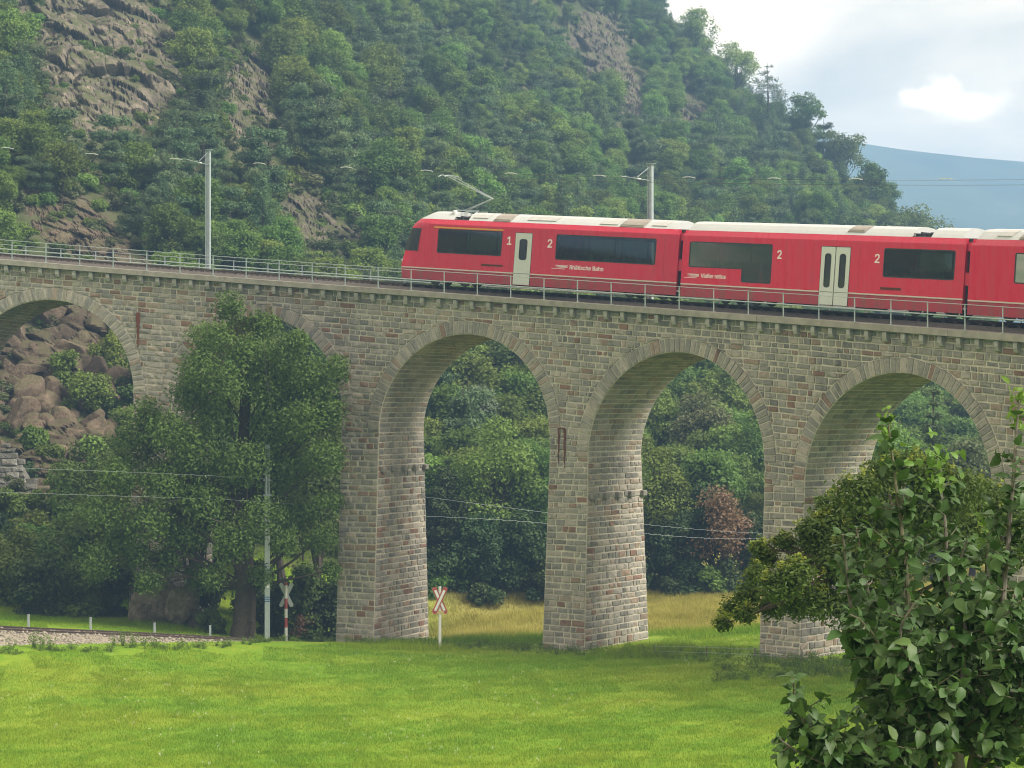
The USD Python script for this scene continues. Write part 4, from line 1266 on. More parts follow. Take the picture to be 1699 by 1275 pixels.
def wire_at(pts, name_parent, r=0.006):
    P = np.array([at(*p) for p in pts])
    d = np.concatenate([[0], np.cumsum(np.linalg.norm(np.diff(P, axis=0), axis=1))])
    P = CubicSpline(d, P)(np.linspace(0, d[-1], 40))
    MB().tube(P, r, 5).build("wire", "galvanised", name_parent)


lw = thing("overhead_line", "two thin overhead wires strung along the lower track towards the piers", "overhead wire", at(444, 800, 101))
wire_at([(-150, 770, 97.5), (0, 776, 98), (220, 784, 99.6), (444, 795, 102.0), (560, 806, 108), (715, 826, 116), (900, 850, 121), (1085, 872, 124), (1265, 885, 126)], lw)
wire_at([(-150, 812, 97.5), (0, 817, 98), (220, 824, 99.6), (444, 833, 102.0), (560, 846, 108), (715, 857, 116), (900, 868, 121), (1085, 887, 124), (1265, 894, 126)], lw)

for px_, pb, pt_ in ((48, 1037, 1020), (151, 1043, 1025), (257, 1047, 1034), (349, 1054, 1038)):
    i = int(np.argmin(np.abs(project(LP)[0] - px_)))
    p = LP[i] + LN[i] * 2.2
    p[0] = at(px_, 0, p[1])[0]
    zb_, zt_ = p[2] - 0.6, EYE - (pt_ - HOR) * p[1] / FPX
    b_ = np.array([p[0], p[1], zb_])
    st = thing("marker_post", {48: "short grey marker post behind the lower track, leftmost of four", 151: "short grey marker post behind the lower track, second from the left edge", 257: "short grey marker post behind the lower track, just left of the mossy boulder's right end", 349: "short grey marker post behind the lower track, nearest the tall slim pole"}[px_], "marker post", b_, "marker posts behind the lower track")
    MB().box(b_ + [0, 0, (zt_ - zb_) / 2], (0.10, 0.10, zt_ - zb_), None, 0.008).build("shaft", "galvanised", st)
    MB().box(b_ + [0, 0, zt_ - zb_ + 0.012], (0.12, 0.12, 0.02), None, 0.004).build("cap", "galvanised", st)


def cross_arm(mbx, c, w, h, wid, t, sgn, y):
    """a pointed plank from one corner to the other"""
    a_ = np.array([-sgn * w / 2, 0, h / 2])
    b_ = -a_
    d = unit(b_ - a_)
    n_ = np.array([d[2], 0, -d[0]])
    pts = [a_ + d * wid * 0.35 + n_ * wid / 2, a_ + d * 0.02, a_ + d * wid * 0.35 - n_ * wid / 2, b_ - d * wid * 0.35 - n_ * wid / 2, b_ - d * 0.02, b_ - d * wid * 0.35 + n_ * wid / 2]
    v = np.array([[p_[0], y, p_[2]] for p_ in pts] + [[p_[0], y + t, p_[2]] for p_ in pts]) + c
    F = [[0, 1, 2], [0, 2, 3], [0, 3, 5], [3, 4, 5], [6, 8, 7], [6, 9, 8], [6, 11, 9], [9, 11, 10]] + [[k, (k + 1) % 6, 6 + (k + 1) % 6] for k in range(6)] + [[k, 6 + (k + 1) % 6, 6 + k] for k in range(6)]
    return mbx.add(v, F)


# the sign that faces the camera
bR = at(730, 1068, 99.5)
bR[2] = float(terrain(bR[0], bR[1])) - 0.05
kz = lambda py: EYE - (py - HOR) * bR[1] / FPX
sg_ = thing("crossing_sign", "red-edged white level crossing cross facing the meadow on a white post", "crossing sign", bR, "level crossing crosses")
MB().tube([bR, (bR[0], bR[1], kz(973))], 0.075, 10).build("post", "white_paint", sg_, smooth=40)
cc = np.array([bR[0], bR[1] - 0.09, kz(996)])
hh, ww = kz(973) - kz(1019), 0.66
for s_, y_ in ((1, 0.0), (-1, -0.028)):
    cross_arm(MB(), cc + [0, y_, 0], ww, hh, 0.25, 0.02, s_, 0).build("cross_border", "red_paint", sg_)
    cross_arm(MB(), cc + [0, y_ - 0.006, 0], ww - 0.16, hh - 0.32, 0.125, 0.004, s_, 0).build("cross_face", "white_paint", sg_)
MB().box((bR[0], bR[1] - 0.085, kz(1016)), (0.42, 0.012, 0.16), None, 0.003).build("lower_plate", "sign_plate", sg_)
# the sign seen from behind
bL = at(475, 1058, 105.0)
bL[2] = float(terrain(bL[0], bL[1])) - 0.1
kz = lambda py: EYE - (py - HOR) * bL[1] / FPX
sg2 = thing("crossing_sign", "grey back of a level crossing cross on a red and white banded post", "crossing sign", bL, "level crossing crosses")
bands = [(1060, 1041, "white_paint"), (1041, 1025, "red_paint"), (1025, 1010, "white_paint"), (1010, 993, "red_paint"), (993, 971, "white_paint"), (971, 967, "red_paint")]
for a_, b_, m_ in bands:
    MB().tube([(bL[0], bL[1], kz(a_) if a_ < 1060 else bL[2]), (bL[0], bL[1], kz(b_))], 0.085, 10).build("post_band", m_, sg2, smooth=40)
cc = np.array([bL[0], bL[1] + 0.11, kz(987.5)])
hh = kz(967) - kz(1008)
for s_, y_ in ((1, 0.0), (-1, 0.028)):
    cross_arm(MB(), cc + [0, y_, 0], 0.66, hh, 0.22, 0.02, s_, 0).build("cross_back", "sign_back", sg2)

# wire fence at the edge of the hay meadow by the right-hand pier
fe = thing("wire_fence", "low wire fence with thin posts before the rightmost pier", "fence", at(1172, 1095, 90))
fpts = []
for px_, pb, pt_, Y_ in ((1085, 1090, 1070, 93.5), (1172, 1093, 1072, 91.5), (1252, 1100, 1075, 89.0), (1330, 1108, 1079, 86.5)):
    p = at(px_, pb, Y_)
    p[2] = float(terrain(p[0], p[1])) - 0.1
    t_ = EYE - (pt_ - HOR) * Y_ / FPX
    fpts.append((p[0], p[1], t_))
    MB().tube([p, (p[0], p[1], t_)], [0.04, 0.035], 7).build("post", "wood_post", fe)
fp = np.array(fpts)
for dz in (-0.05, -0.3):
    MB().tube(fp + [0, -0.04, dz], 0.007, 4).build("wire", "galvanised", fe)


# ------------------------------------------------------------------ vegetation and rock
def leaf_quads(C, N, L, W, r, fold=0.12, droop=0.0):
    n = len(C)
    N = unit(N)
    t = unit(np.cross(N, r.normal(size=(n, 3))))
    if droop:
        t = unit(t - np.array([0, 0, droop]))
        N = unit(N - t * np.sum(N * t, 1, keepdims=True))
    b = np.cross(N, t)
    L = np.broadcast_to(L, (n,))[:, None] * r.uniform(0.7, 1.3, (n, 1))
    W = np.broadcast_to(W, (n,))[:, None] * r.uniform(0.7, 1.3, (n, 1))
    V = np.stack([C - t * L / 2, C + b * W / 2 + N * W * fold, C + t * L / 2, C - b * W / 2 + N * W * fold], 1).reshape(-1, 3)
    i = np.arange(n)[:, None] * 4
    F = np.concatenate([i + [0, 1, 2], i + [0, 2, 3]], 1).reshape(-1, 3)
    return V, F


def sphere_dirs(n, r, up=0.0):
    d = r.normal(size=(n, 3))
    d[:, 2] += up
    return unit(d)


def bend(a, b, r, sag=0.1, k=5):
    t = np.linspace(0, 1, k)[:, None]
    a, b = np.asarray(a, float), np.asarray(b, float)
    mid = (a + b) / 2 + r.normal(0, sag, 3) * np.linalg.norm(b - a) + [0, 0, -0.05 * np.linalg.norm(b - a)]
    return (1 - t) ** 2 * a + 2 * t * (1 - t) * mid + t ** 2 * b


def puffs_in(r, n, c, ax, rr, lo=0.25):
    d = sphere_dirs(n, r, 0.15)
    rad = r.uniform(lo, 0.92, (n, 1)) ** 0.6
    return np.asarray(c) + d * rad * np.asarray(ax), np.mean(ax) * r.uniform(rr[0], rr[1], n)


def puff_leaves(r, PC, PR, n, L, W, squash=0.8, up=0.25, nup=0.5, inner=0.5, fold=0.12, droop=0.0):
    w = PR ** 1.6
    k = r.choice(len(PC), n, p=w / w.sum())
    d = sphere_dirs(n, r, up)
    rad = PR[k] * (inner + (1.12 - inner) * r.random(n) ** 0.6) * (1 + 0.18 * r.normal(size=n))
    C = PC[k] + d * rad[:, None] * np.array([1, 1, squash])
    N = d * 0.7 + np.array([0, 0, nup]) + r.normal(0, 0.55, (n, 3))
    return C, N, L, W


def broadleaf(r, h, cr, trunk_h, n_puff, n_leaf, L, tr_r=None, lean=0.04, rr=(0.24, 0.42), bare=0):
    wood = MB()
    tr_r = tr_r or h * 0.018 + 0.03
    top = np.array([r.normal(0, lean) * h, r.normal(0, lean) * h, h * 0.86])
    tk = bend((0, 0, -0.3), top, r, 0.03, 7)
    wood.tube(tk, np.linspace(tr_r, tr_r * 0.25, 7) * np.array([1.35, 1.05, 1, 1, 1, 1, 1]), 7)
    c = np.array([top[0] * 0.6, top[1] * 0.6, trunk_h + (h - trunk_h) * 0.5])
    ax = np.array([cr, cr, (h - trunk_h) / 2])
    PC, PR = puffs_in(r, n_puff, c, ax * 0.86, rr)
    for p, q_ in zip(PC, PR):
        f_ = np.clip((p[2] - trunk_h * 0.6) / h - 0.15 + r.uniform(-0.05, 0.05), 0.18, 0.8)
        i_ = f_ * 6
        a = tk[int(i_)] + (tk[min(int(i_) + 1, 6)] - tk[int(i_)]) * (i_ - int(i_))
        br = tr_r * 0.42 * (1 - 0.6 * f_)
        wood.tube(bend(a, p, r, 0.07, 5), np.linspace(br, br * 0.22, 5), 5, False)
    C, N, L_, W_ = puff_leaves(r, PC, PR, n_leaf, L, L * 0.62)
    return wood, leaf_quads(C, N, L_, W_, r)


def pine(r, h, cr, n_leaf, L, bare=0.3, tiers=11):
    wood = MB()
    tr_r = 0.016 * h + 0.03
    wood.tube([(0, 0, -0.3), (0, 0, h * 0.5), (r.normal(0, .1), r.normal(0, .1), h)], [tr_r, tr_r * 0.65, 0.02], 7)
    PC, PR = [], []
    for i in range(tiers):
        f_ = bare + (1 - bare) * (i + 0.3) / tiers
        reach = cr * (1 - f_) ** 0.75 / (1 - bare) ** 0.75 + 0.12
        for a in np.arange(4 if i < tiers - 2 else 2) * 1.6 + r.uniform(0, 6):
            L2 = reach * r.uniform(0.55, 1.15)
            tip = np.array([math.cos(a) * L2, math.sin(a) * L2, h * f_ - 0.12 * L2 + r.uniform(0, 0.2)])
            wood.tube([(0, 0, h * f_), tip], [tr_r * 0.3 * (1 - f_) + 0.01, 0.008], 4, False)
            for q_ in (0.45, 0.75, 1.0):
                PC.append(np.array([0, 0, h * f_]) * (1 - q_) + tip * q_)
                PR.append(L2 * 0.30 + 0.12)
    C, N, L_, W_ = puff_leaves(r, np.array(PC), np.array(PR), n_leaf, L, L * 0.4, squash=0.75, up=0.1, nup=0.6, inner=0.1)
    return wood, leaf_quads(C, N, L_, W_, r, 0.05)


def scots(r, h, cr, n_leaf, L):
    wood = MB()
    tr_r = 0.018 * h + 0.03
    tk = bend((0, 0, -0.3), (r.normal(0, .06) * h, r.normal(0, .06) * h, h * 0.95), r, 0.03, 6)
    wood.tube(tk, np.linspace(tr_r, 0.03, 6), 7)
    PC, PR = [], []
    for _ in range(24):
        f_ = r.uniform(0.35, 1.0)
        a, L2 = r.uniform(0, 2 * PI), cr * r.uniform(0.3, 1.0) * (1.15 - 0.6 * f_)
        base = tk[min(int(f_ * 5), 5)]
        p = base + [math.cos(a) * L2, math.sin(a) * L2, 0.25 * L2]
        wood.tube(bend(base, p, r, 0.08, 4), [tr_r * 0.35, tr_r * 0.25, tr_r * 0.18, 0.015], 4, False)
        PC.append(p)
        PR.append(cr * r.uniform(0.24, 0.40))
    C, N, L_, W_ = puff_leaves(r, np.array(PC), np.array(PR), n_leaf, L, L * 0.45, squash=0.7, up=0.3, nup=0.6, inner=0.25)
    return wood, leaf_quads(C, N, L_, W_, r, 0.05)


def bush(r, h, cr, n_leaf, L, n_puff=12):
    wood = MB()
    PC, PR = puffs_in(r, n_puff, (0, 0, h * 0.45), (cr * 0.8, cr * 0.8, h * 0.42), (0.3, 0.5), 0.1)
    PC[: n_puff // 3, 2] = PR[: n_puff // 3] * 0.35
    PC[:, 2] = np.maximum(PC[:, 2], PR * 0.35)
    for p in PC[:8]:
        wood.tube(bend((r.normal(0, .1), r.normal(0, .1), -0.2), p, r, 0.08, 4), [0.04, 0.03, 0.022, 0.01], 4, False)
    C, N, L_, W_ = puff_leaves(r, PC, PR, n_leaf, L, L * 0.62)
    return wood, leaf_quads(C, N, L_, W_, r)


class_prims = {}


def prototype(name, wood, leaves, leaf_mat, bark="bark_dark"):
    path = f"/World/{name}_type"
    stage.CreateClassPrim(path)
    v, f = wood.mesh()
    usdkit.mesh(stage, path + "/trunk", (v, f), MAT[bark], 40)
    usdkit.mesh(stage, path + "/crown", leaves, MAT[leaf_mat], False)
    class_prims[name] = path


rt = np.random.default_rng(21)
prototype("round_tree", *broadleaf(rt, 8.0, 2.9, 1.6, 34, 6200, 0.29), "leaf_hill")
prototype("spreading_tree", *broadleaf(rt, 7.5, 3.4, 1.4, 38, 6600, 0.29), "leaf_hill")
prototype("slender_tree", *broadleaf(rt, 9.5, 2.3, 2.0, 32, 6000, 0.29), "leaf_hill")
prototype("tall_oval_tree", *broadleaf(rt, 8.5, 2.6, 1.2, 34, 6000, 0.30), "leaf_hill")
prototype("yellowish_tree", *broadleaf(rt, 7.5, 2.7, 1.2, 34, 6000, 0.30), "leaf_hill_yellow")
prototype("scots_pine", *scots(rt, 9.0, 2.4, 4800, 0.34), "leaf_pine")
prototype("leaning_pine", *scots(rt, 8.0, 2.6, 4800, 0.34), "leaf_pine")
prototype("dark_conifer", *pine(rt, 10.0, 2.5, 5600, 0.34, 0.10, 19), "leaf_pine")
prototype("green_bush", *bush(rt, 2.6, 1.7, 1800, 0.28), "leaf_bush")
prototype("dark_bush", *bush(rt, 2.2, 1.9, 1700, 0.28), "leaf_hill")
prototype("olive_bush", *bush(rt, 2.0, 1.8, 1500, 0.28), "leaf_olive")

# rock: where the photograph's line of sight meets the slope
YS = np.arange(112, 620, 0.5)


def hit(px, py):
    x = (px - CXP) * YS / FPX
    z = EYE - (py - HOR) * YS / FPX
    t = terrain(x, YS)
    k = np.nonzero(z < t)[0]
    i = k[0] if len(k) else len(YS) - 1
    return np.array([x[i], YS[i], t[i]])


def rock_shape(r, radii, planes=26, sub=4, rough=0.06, rot=None, fr=1.6):
    m = trimesh.creation.icosphere(sub)
    d = np.array(m.vertices)
    n = unit(r.normal(size=(planes, 3)))
    h = r.uniform(0.62, 1.0, planes)
    dn = d @ n.T
    rad = np.where(dn > 0.05, h / np.maximum(dn, 0.05), 9).min(1)
    rad = np.minimum(rad, 1.35)
    v = d * rad[:, None]
    nz = meshkit.fbm(v * fr + r.uniform(0, 50, 3), 4, int(r.integers(0, 99))) - 0.5
    v = v * (1 + rough * 2 * nz)[:, None]
    v = v * np.asarray(radii)
    if rot is not None:
        v = v @ trimesh.transformations.rotation_matrix(rot[0], rot[1])[:3, :3].T
    return v, np.array(m.faces)


rr_ = np.random.default_rng(33)
ROCKS = []


from scipy.interpolate import RegularGridInterpolator
from scipy.spatial import cKDTree
_ux, _uy = np.unique(gx, return_index=True)[1], np.unique(gy, return_index=True)[1]
tfast = RegularGridInterpolator((gy[_uy], gx[_ux]), ZZ[np.ix_(_uy, _ux)], bounds_error=False, fill_value=-6)


def hits(px, py):
    """Where the lines of sight (arrays) meet the slope."""
    px, py = np.ravel(px), np.ravel(py)
    Y = np.arange(118, 560, 1.5)
    x = (px[:, None] - CXP) * Y / FPX
    d = EYE - (py[:, None] - HOR) * Y / FPX - tfast(np.stack([np.broadcast_to(Y, x.shape), x], -1))
    i = np.clip(np.argmax(d < 0, 1), 1, len(Y) - 1)
    k = np.arange(len(px))
    f_ = np.clip(d[k, i - 1] / (d[k, i - 1] - d[k, i] + 1e-9), 0, 1)
    y = Y[i - 1] + 1.5 * f_
    xx = (px - CXP) * y / FPX
    return np.stack([xx, y, EYE - (py - HOR) * y / FPX], 1)


def outcrop(px, py, rx, ry, label, mat="cliff_rock", depth=0.8, planes=60, sub=5, rough=0.10, tilt=0.0, cell=None, register=True):
    """Broken rock standing out of the slope: a sheet over the ground, stepped cell by cell into blocks, its rim sunk into the earth."""
    c = hit(px, py)
    m = FPX / c[1]
    n = int(np.clip(max(rx, ry) / 1.25, 30, 120))
    g_ = np.linspace(-1.08, 1.08, n)
    A, B = np.meshgrid(g_, g_)
    ca, sa = math.cos(tilt), math.sin(tilt)
    U, Vv = A * rx, B * ry
    P = hits(px + ca * U - sa * Vv, py + sa * U + ca * Vv)
    q_ = np.sqrt(A ** 2 + B ** 2).ravel()
    wob = 0.22 * (meshkit.fbm(P / (0.35 * rx / m + 0.5) + 7.7, 3, 4) - 0.5) * 2
    rim = np.clip((1.0 + wob - q_) / 0.35, -1, 1)
    cs = cell or np.clip(0.22 * min(rx, ry) / m, 0.7, 2.4)
    Q = P / np.array([cs, cs, cs * 2.1]) + 0.6 * (meshkit.fbm(P / cs * 0.7, 2, 3)[:, None] - 0.5)
    lo, hi = Q.min(0) - 1, Q.max(0) + 1
    seeds = rr_.uniform(lo, hi, (int(np.prod(np.maximum(hi - lo, 1)) * 0.8) + 20, 3)) if np.prod(hi - lo) < 60000 else rr_.uniform(lo, hi, (48000, 3))
    dd, idx_ = cKDTree(seeds).query(Q, k=2)
    off = rr_.uniform(-1, 1, len(seeds))[idx_[:, 0]]
    tl = rr_.normal(0, 0.35, (len(seeds), 3))[idx_[:, 0]]
    blk = off * 0.55 + np.sum(tl * (Q - seeds[idx_[:, 0]]), 1)
    crack = np.clip((dd[:, 1] - dd[:, 0]) / 0.18, 0, 1)
    big = meshkit.fbm(P / (4.5 * cs) + 3.3, 4, 6) - 0.5
    Q2 = P / np.array([cs * 3.0, cs * 3.0, cs * 5.5])
    s2 = rr_.uniform(Q2.min(0) - 1, Q2.max(0) + 1, (int(np.prod(np.ptp(Q2, axis=0) + 2)) + 8, 3))
    d2, i2 = cKDTree(s2).query(Q2 + 0.25 * (meshkit.fbm(P / cs * 0.5, 3, 5)[:, None] - 0.5), k=2)
    blk = blk * 0.6 + 2.3 * rr_.uniform(-0.5, 0.5, len(s2))[i2[:, 0]] + 1.2 * np.sum(rr_.normal(0, 0.5, (len(s2), 3))[i2[:, 0]] * (Q2 - s2[i2[:, 0]]), 1) - 0.7 * (1 - np.clip((d2[:, 1] - d2[:, 0]) / 0.10, 0, 1))
    out = np.where(rim > 0, np.sqrt(np.clip(rim, 0, 1)) * (depth * 0.30 * min(rx, ry) / m + cs * (0.75 * blk + 1.7 * big)) - (1 - crack) * cs * 0.20 * (rim > 0.1), rim * 2.0)
    D = unit(np.array([0.12, -1.0, 0.25]))
    v = P + D * out[:, None]
    i, j = np.meshgrid(np.arange(n - 1), np.arange(n - 1), indexing="ij")
    F = np.stack([i * n + j, i * n + j + 1, (i + 1) * n + j + 1, (i + 1) * n + j], -1).reshape(-1, 4)
    F = F[(rim[F] > -0.95).any(1)]
    F = np.vstack([F[:, [0, 1, 2]], F[:, [0, 2, 3]]])
    t_ = thing("rock_outcrop", label, "rock outcrop", c)
    MB().add(*submesh(v, F)).build("rock_face", mat, t_, smooth=14)
    if register:
        ROCKS.append((px, py, rx, ry))


outcrop(178, 108, 118, 128, "tall rugged brown cliff in the upper left corner of the hillside")
outcrop(110, 20, 100, 80, "broken mossy rock at the very top left of the hillside")
outcrop(268, 105, 36, 80, "smooth rounded buttress at the right side of the tall cliff", cell=2.4)
outcrop(410, 165, 58, 78, "fissured pinkish rock face right of the tall cliff")
outcrop(452, 225, 36, 40, "narrow lower rib of the fissured pinkish rock face", tilt=-0.4)
outcrop(318, 285, 24, 40, "small pale rock scar just left of the left overhead pole")
outcrop(505, 365, 50, 56, "pinkish rock bluff above the railing left of the train")
outcrop(575, 400, 50, 28, "low rock ledge just left of the train's nose")
outcrop(125, 375, 110, 48, "slabby brown rock slope above the viaduct's left end", "boulder_rock", tilt=0.6)
outcrop(170, 425, 90, 36, "brown rock toe touching the railing at the viaduct's left end", "boulder_rock", tilt=0.25)
outcrop(990, 80, 50, 66, "grey rock scar high on the ridge above the train")
outcrop(1046, 165, 24, 66, "narrow rock gully running down from the scar on the ridge", tilt=-0.15)
outcrop(1145, 195, 28, 36, "small brown rock patch on the ridge right of the gully")
outcrop(95, 640, 190, 165, "brown broken rock bank under the boulders of the leftmost arch", "boulder_rock", cell=1.5, depth=0.2, register=False)

# boulder scree behind the leftmost arch
BOULD = []
for row, (n_, lo, hi, lab) in enumerate([(100, 14, 31, "big brown angular boulder in the scree behind the leftmost arch"), (70, 7, 14, "smaller brown boulder wedged in the scree behind the leftmost arch")]):
    for _ in range(n_):
        px, py = rr_.uniform(-60, 250), rr_.uniform(495, 775)
        c = hit(px, py)
        a = rr_.uniform(lo, hi) / (FPX / c[1])
        v, f = rock_shape(rr_, a * rr_.uniform(0.6, 1.45, 3), 9, 4 if row == 0 else 3, 0.035, (rr_.uniform(0, 6), unit(rr_.normal(size=3))), 1.6)
        c = c + [0, -0.15 * a, rr_.uniform(-0.1, 0.3) * a]
        bo = thing("boulder", lab, "boulder", c, "boulders of the scree behind the leftmost arch")
        BOULD.append((bo, px, py, row))
        MB().add(v + c, f).build("rock", "boulder_rock", bo, smooth=13)
ROCKS.append((90, 640, 150, 150))
for px, py, rx, ry, lab in ((262, 1000, 36, 58, "large mossy boulder at the foot of the big tree, behind the lower track"), (300, 1008, 30, 42, "mossy boulder between the large one and the big tree's trunk"), (232, 1020, 24, 30, "small mossy boulder at the left of the large one"), (330, 1030, 24, 24, "small mossy boulder nearest the big tree's trunk")):
    Y = 106.0 + rr_.uniform(-0.5, 0.5)
    c = at(px, py, Y)
    k = FPX / Y
    v, f = rock_shape(rr_, (rx / k * 1.15, rx / k, ry / k * 1.1), 60, 4, 0.2, (0.3, [0, 1, 0]), 1.9)
    bo = thing("mossy_boulder", lab, "boulder", c)
    MB().add(v + c, f).build("rock", "mossy_rock", bo, smooth=25)

# dry stone retaining wall at the left edge below the scree
wc = hit(25, 800)
wt = thing("retaining_wall", "pale dry stone retaining wall at the left edge below the boulders", "retaining wall", wc)
Yw = wc[1] - 1.2
wp_ = [at(x_, y_, Yw) for x_, y_ in ((-120, 742), (14, 736), (44, 772), (74, 838), (-120, 862))]
wpoly = Polygon([(p_[0], p_[2]) for p_ in wp_])
ww_ = np.array(wpoly.buffer(-0.42, join_style=2).exterior.coords)[:-1][:5]
fw = lambda u, z, d: np.stack([u, Yw + (z - wc[2]) * 0.22 - d, z], -1)
MB().add(np.vstack([fw(ww_[:, 0], ww_[:, 1], 0.0), fw(ww_[:, 0], ww_[:, 1], -1.2)]), [[0, 1, 2], [0, 2, 3], [0, 3, 4]] + [[k, (k + 1) % 5, 5 + (k + 1) % 5] for k in range(5)] + [[k, 5 + (k + 1) % 5, 5 + k] for k in range(5)]).build("core", "wall_stone", wt)
z0_, z1_ = ww_[:, 1].min(), ww_[:, 1].max()
for rq in rows_of(wpoly.bounds[1], wpoly.bounds[3], lambda z: wpoly.bounds[0], lambda z: wpoly.bounds[2], rr_, 0.30, 0.55, 0.35, 1.0):
    g_ = Polygon(rq)
    if g_.is_valid and wpoly.contains(g_.centroid):
        rq = [(a_ + rr_.normal(0, 0.04), b_ + rr_.normal(0, 0.04)) for a_, b_ in rq]
        v, f = stone(rq, fw, rr_, (0.03, 0.16), 0.012, 0.06)
        MB().add(v, f).build("stone", "wall_stone", wt)

# --- the wood on the hillside: the trees that show largest one by one, the rest as one mass
cand = []
rh = np.random.default_rng(77)
y = 129.0
while y < 560:
    step = 2.15 + (y - 129) * 0.0042
    xs_ = np.arange((-330 - CXP) * y / FPX, (1780 - CXP) * y / FPX, step)
    xs_ = xs_ + rh.uniform(-0.42, 0.42, len(xs_)) * step
    ys_ = y + rh.uniform(-0.42, 0.42, len(xs_)) * step
    cand.append(np.stack([xs_, ys_], 1))
    y += step
for y in np.arange(133, 235, 1.9):
    xs_ = np.arange((-300 - CXP) * y / FPX, (760 - CXP) * y / FPX, 1.9)
    cand.append(np.stack([xs_ + rh.uniform(-0.9, 0.9, len(xs_)), y + rh.uniform(-0.9, 0.9, len(xs_))], 1))
n_shrub = sum(len(c_) for c_ in cand[-len(np.arange(133, 235, 1.9)):])
cand = np.vstack(cand)
shrub = np.arange(len(cand)) >= len(cand) - n_shrub
cz = terrain(cand[:, 0], cand[:, 1])
P3 = np.column_stack([cand, cz])
u_, v_ = project(P3)
thc = np.arctan2(cand[:, 0] - CCX, cand[:, 1] - CCY)
nn = np.hypot(cand[:, 0] - CCX, cand[:, 1] - CCY) - R
keep = (v_ > -150) & (cz > 1.4) & (nn > 9)
hay = (u_ > 600) & (cand[:, 1] < 135)
keep &= ~hay
onrock = np.zeros(len(u_), bool)
for (a, b, c, d) in ROCKS:
    e = ((u_ - a) / (c * 0.98)) ** 2 + ((v_ - b - 10) / (d * 1.0)) ** 2
    tall_ = 4.0 * FPX / cand[:, 1]
    e2 = ((u_ - a) / (c * 1.0)) ** 2 + ((v_ - tall_ - b) / (d * 0.95)) ** 2
    onrock |= (e < 0.9) | (e2 < 0.9)
keep &= ~(onrock & (rh.random(len(u_)) < 0.35))
keep &= ~(shrub & onrock & (rh.random(len(u_)) < 0.5))
P3, u_, v_, onrock, shrub = P3[keep], u_[keep], v_[keep], onrock[keep], shrub[keep]
names, scales, rots = [], [], rh.uniform(0, 360, len(P3))
pn = meshkit.fbm(np.stack([P3[:, 0] / 30, P3[:, 1] / 30, P3[:, 2] / 30], 1), 3, 2)
pn2 = meshkit.fbm(np.stack([P3[:, 0] / 45, P3[:, 1] / 45, P3[:, 2] / 45], 1), 3, 12)
for i in range(len(P3)):
    near_rock = any(((u_[i] - a) / (c * 1.35)) ** 2 + ((v_[i] - b) / (d * 1.35)) ** 2 < 1 for a, b, c, d in ROCKS)
    q = rh.random()
    if onrock[i]:
        nm = ("olive_bush", "olive_bush", "dark_bush", "green_bush")[int(rh.integers(4))]
        sc = rh.uniform(0.25, 0.75)
    elif shrub[i]:
        nm = ("green_bush", "dark_bush", "olive_bush", "green_bush")[int(rh.integers(4))]
        sc = rh.uniform(0.6, 1.3)
    elif near_rock and q < 0.6:
        nm = ("olive_bush", "dark_bush", "green_bush")[int(rh.integers(3))]
        sc = rh.uniform(0.7, 1.3)
    elif q < 0.22:
        nm = ("green_bush", "dark_bush", "olive_bush")[int(rh.integers(3))]
        sc = rh.uniform(0.9, 1.7)
    elif pn[i] + 0.10 * rh.normal() > 0.545:
        nm = ("scots_pine", "leaning_pine", "scots_pine", "dark_conifer")[int(rh.integers(4))]
        sc = rh.uniform(0.5, 1.2)
    elif pn2[i] + 0.08 * rh.normal() > 0.54:
        nm = "yellowish_tree"
        sc = rh.uniform(0.5, 1.2)
    else:
        nm = ("round_tree", "spreading_tree", "slender_tree", "tall_oval_tree")[int(rh.integers(4))]
        sc = rh.uniform(0.45, 1.25)
    if not onrock[i]:
        sc *= 0.88 if P3[i, 1] > 190 or u_[i] > 700 else 0.72
    names.append(nm)
    scales.append(sc)
scales = np.array(scales)
height = {"round_tree": 8, "spreading_tree": 7.5, "slender_tree": 9.5, "tall_oval_tree": 8.5, "yellowish_tree": 7.5, "scots_pine": 9, "leaning_pine": 8, "dark_conifer": 10, "green_bush": 2.6, "dark_bush": 2.2, "olive_bush": 2}
size = np.array([height[n] for n in names]) * scales / P3[:, 1]
infr = (u_ > 0) & (u_ < 1699) & (v_ > 20) & (v_ < 470)
infr |= (u_ > 640) & (u_ < 1699) & (v_ > 470) & (v_ < 1000)
is_tree = np.array(["bush" not in n for n in names])
rank = np.argsort(-(size * (infr & is_tree)))
single = [int(i) for i in rank[:270] if infr[i] and is_tree[i]]
KIND = {"round_tree": "rounded green broadleaf tree", "spreading_tree": "spreading green broadleaf tree", "slender_tree": "slender green broadleaf tree", "tall_oval_tree": "oval green broadleaf tree", "yellowish_tree": "yellowish green broadleaf tree",
        "scots_pine": "dark pine", "leaning_pine": "leaning dark pine", "dark_conifer": "pointed dark conifer"}


ORD = ["first", "second", "third", "fourth", "fifth", "sixth", "seventh", "eighth", "ninth", "tenth", "eleventh", "twelfth", "thirteenth", "fourteenth"]


def singled(items):
    """items: (base label, screen x). Gives every item its own label: those alike are told apart by their order from the left."""
    by = {}
    for k_, (lab, x_) in enumerate(items):
        by.setdefault(lab, []).append((x_, k_))
    out = [None] * len(items)
    for lab, lst in by.items():
        lst.sort()
        n_ = len(lst)
        for j_, (x_, k_) in enumerate(lst):
            if n_ == 1:
                out[k_] = lab
            elif n_ <= 3:
                out[k_] = lab + ", " + ({2: ["left one of two", "right one of two"], 3: ["leftmost of three", "middle of three", "rightmost of three"]}[n_][j_])
            elif j_ < len(ORD):
                out[k_] = lab + f", {ORD[j_]} from left" if j_ < n_ - 1 else lab + ", rightmost"
            else:
                out[k_] = lab + (", rightmost" if j_ == n_ - 1 else f", {ORD[min(n_ - 1 - j_, 13)]} from right")
    return out


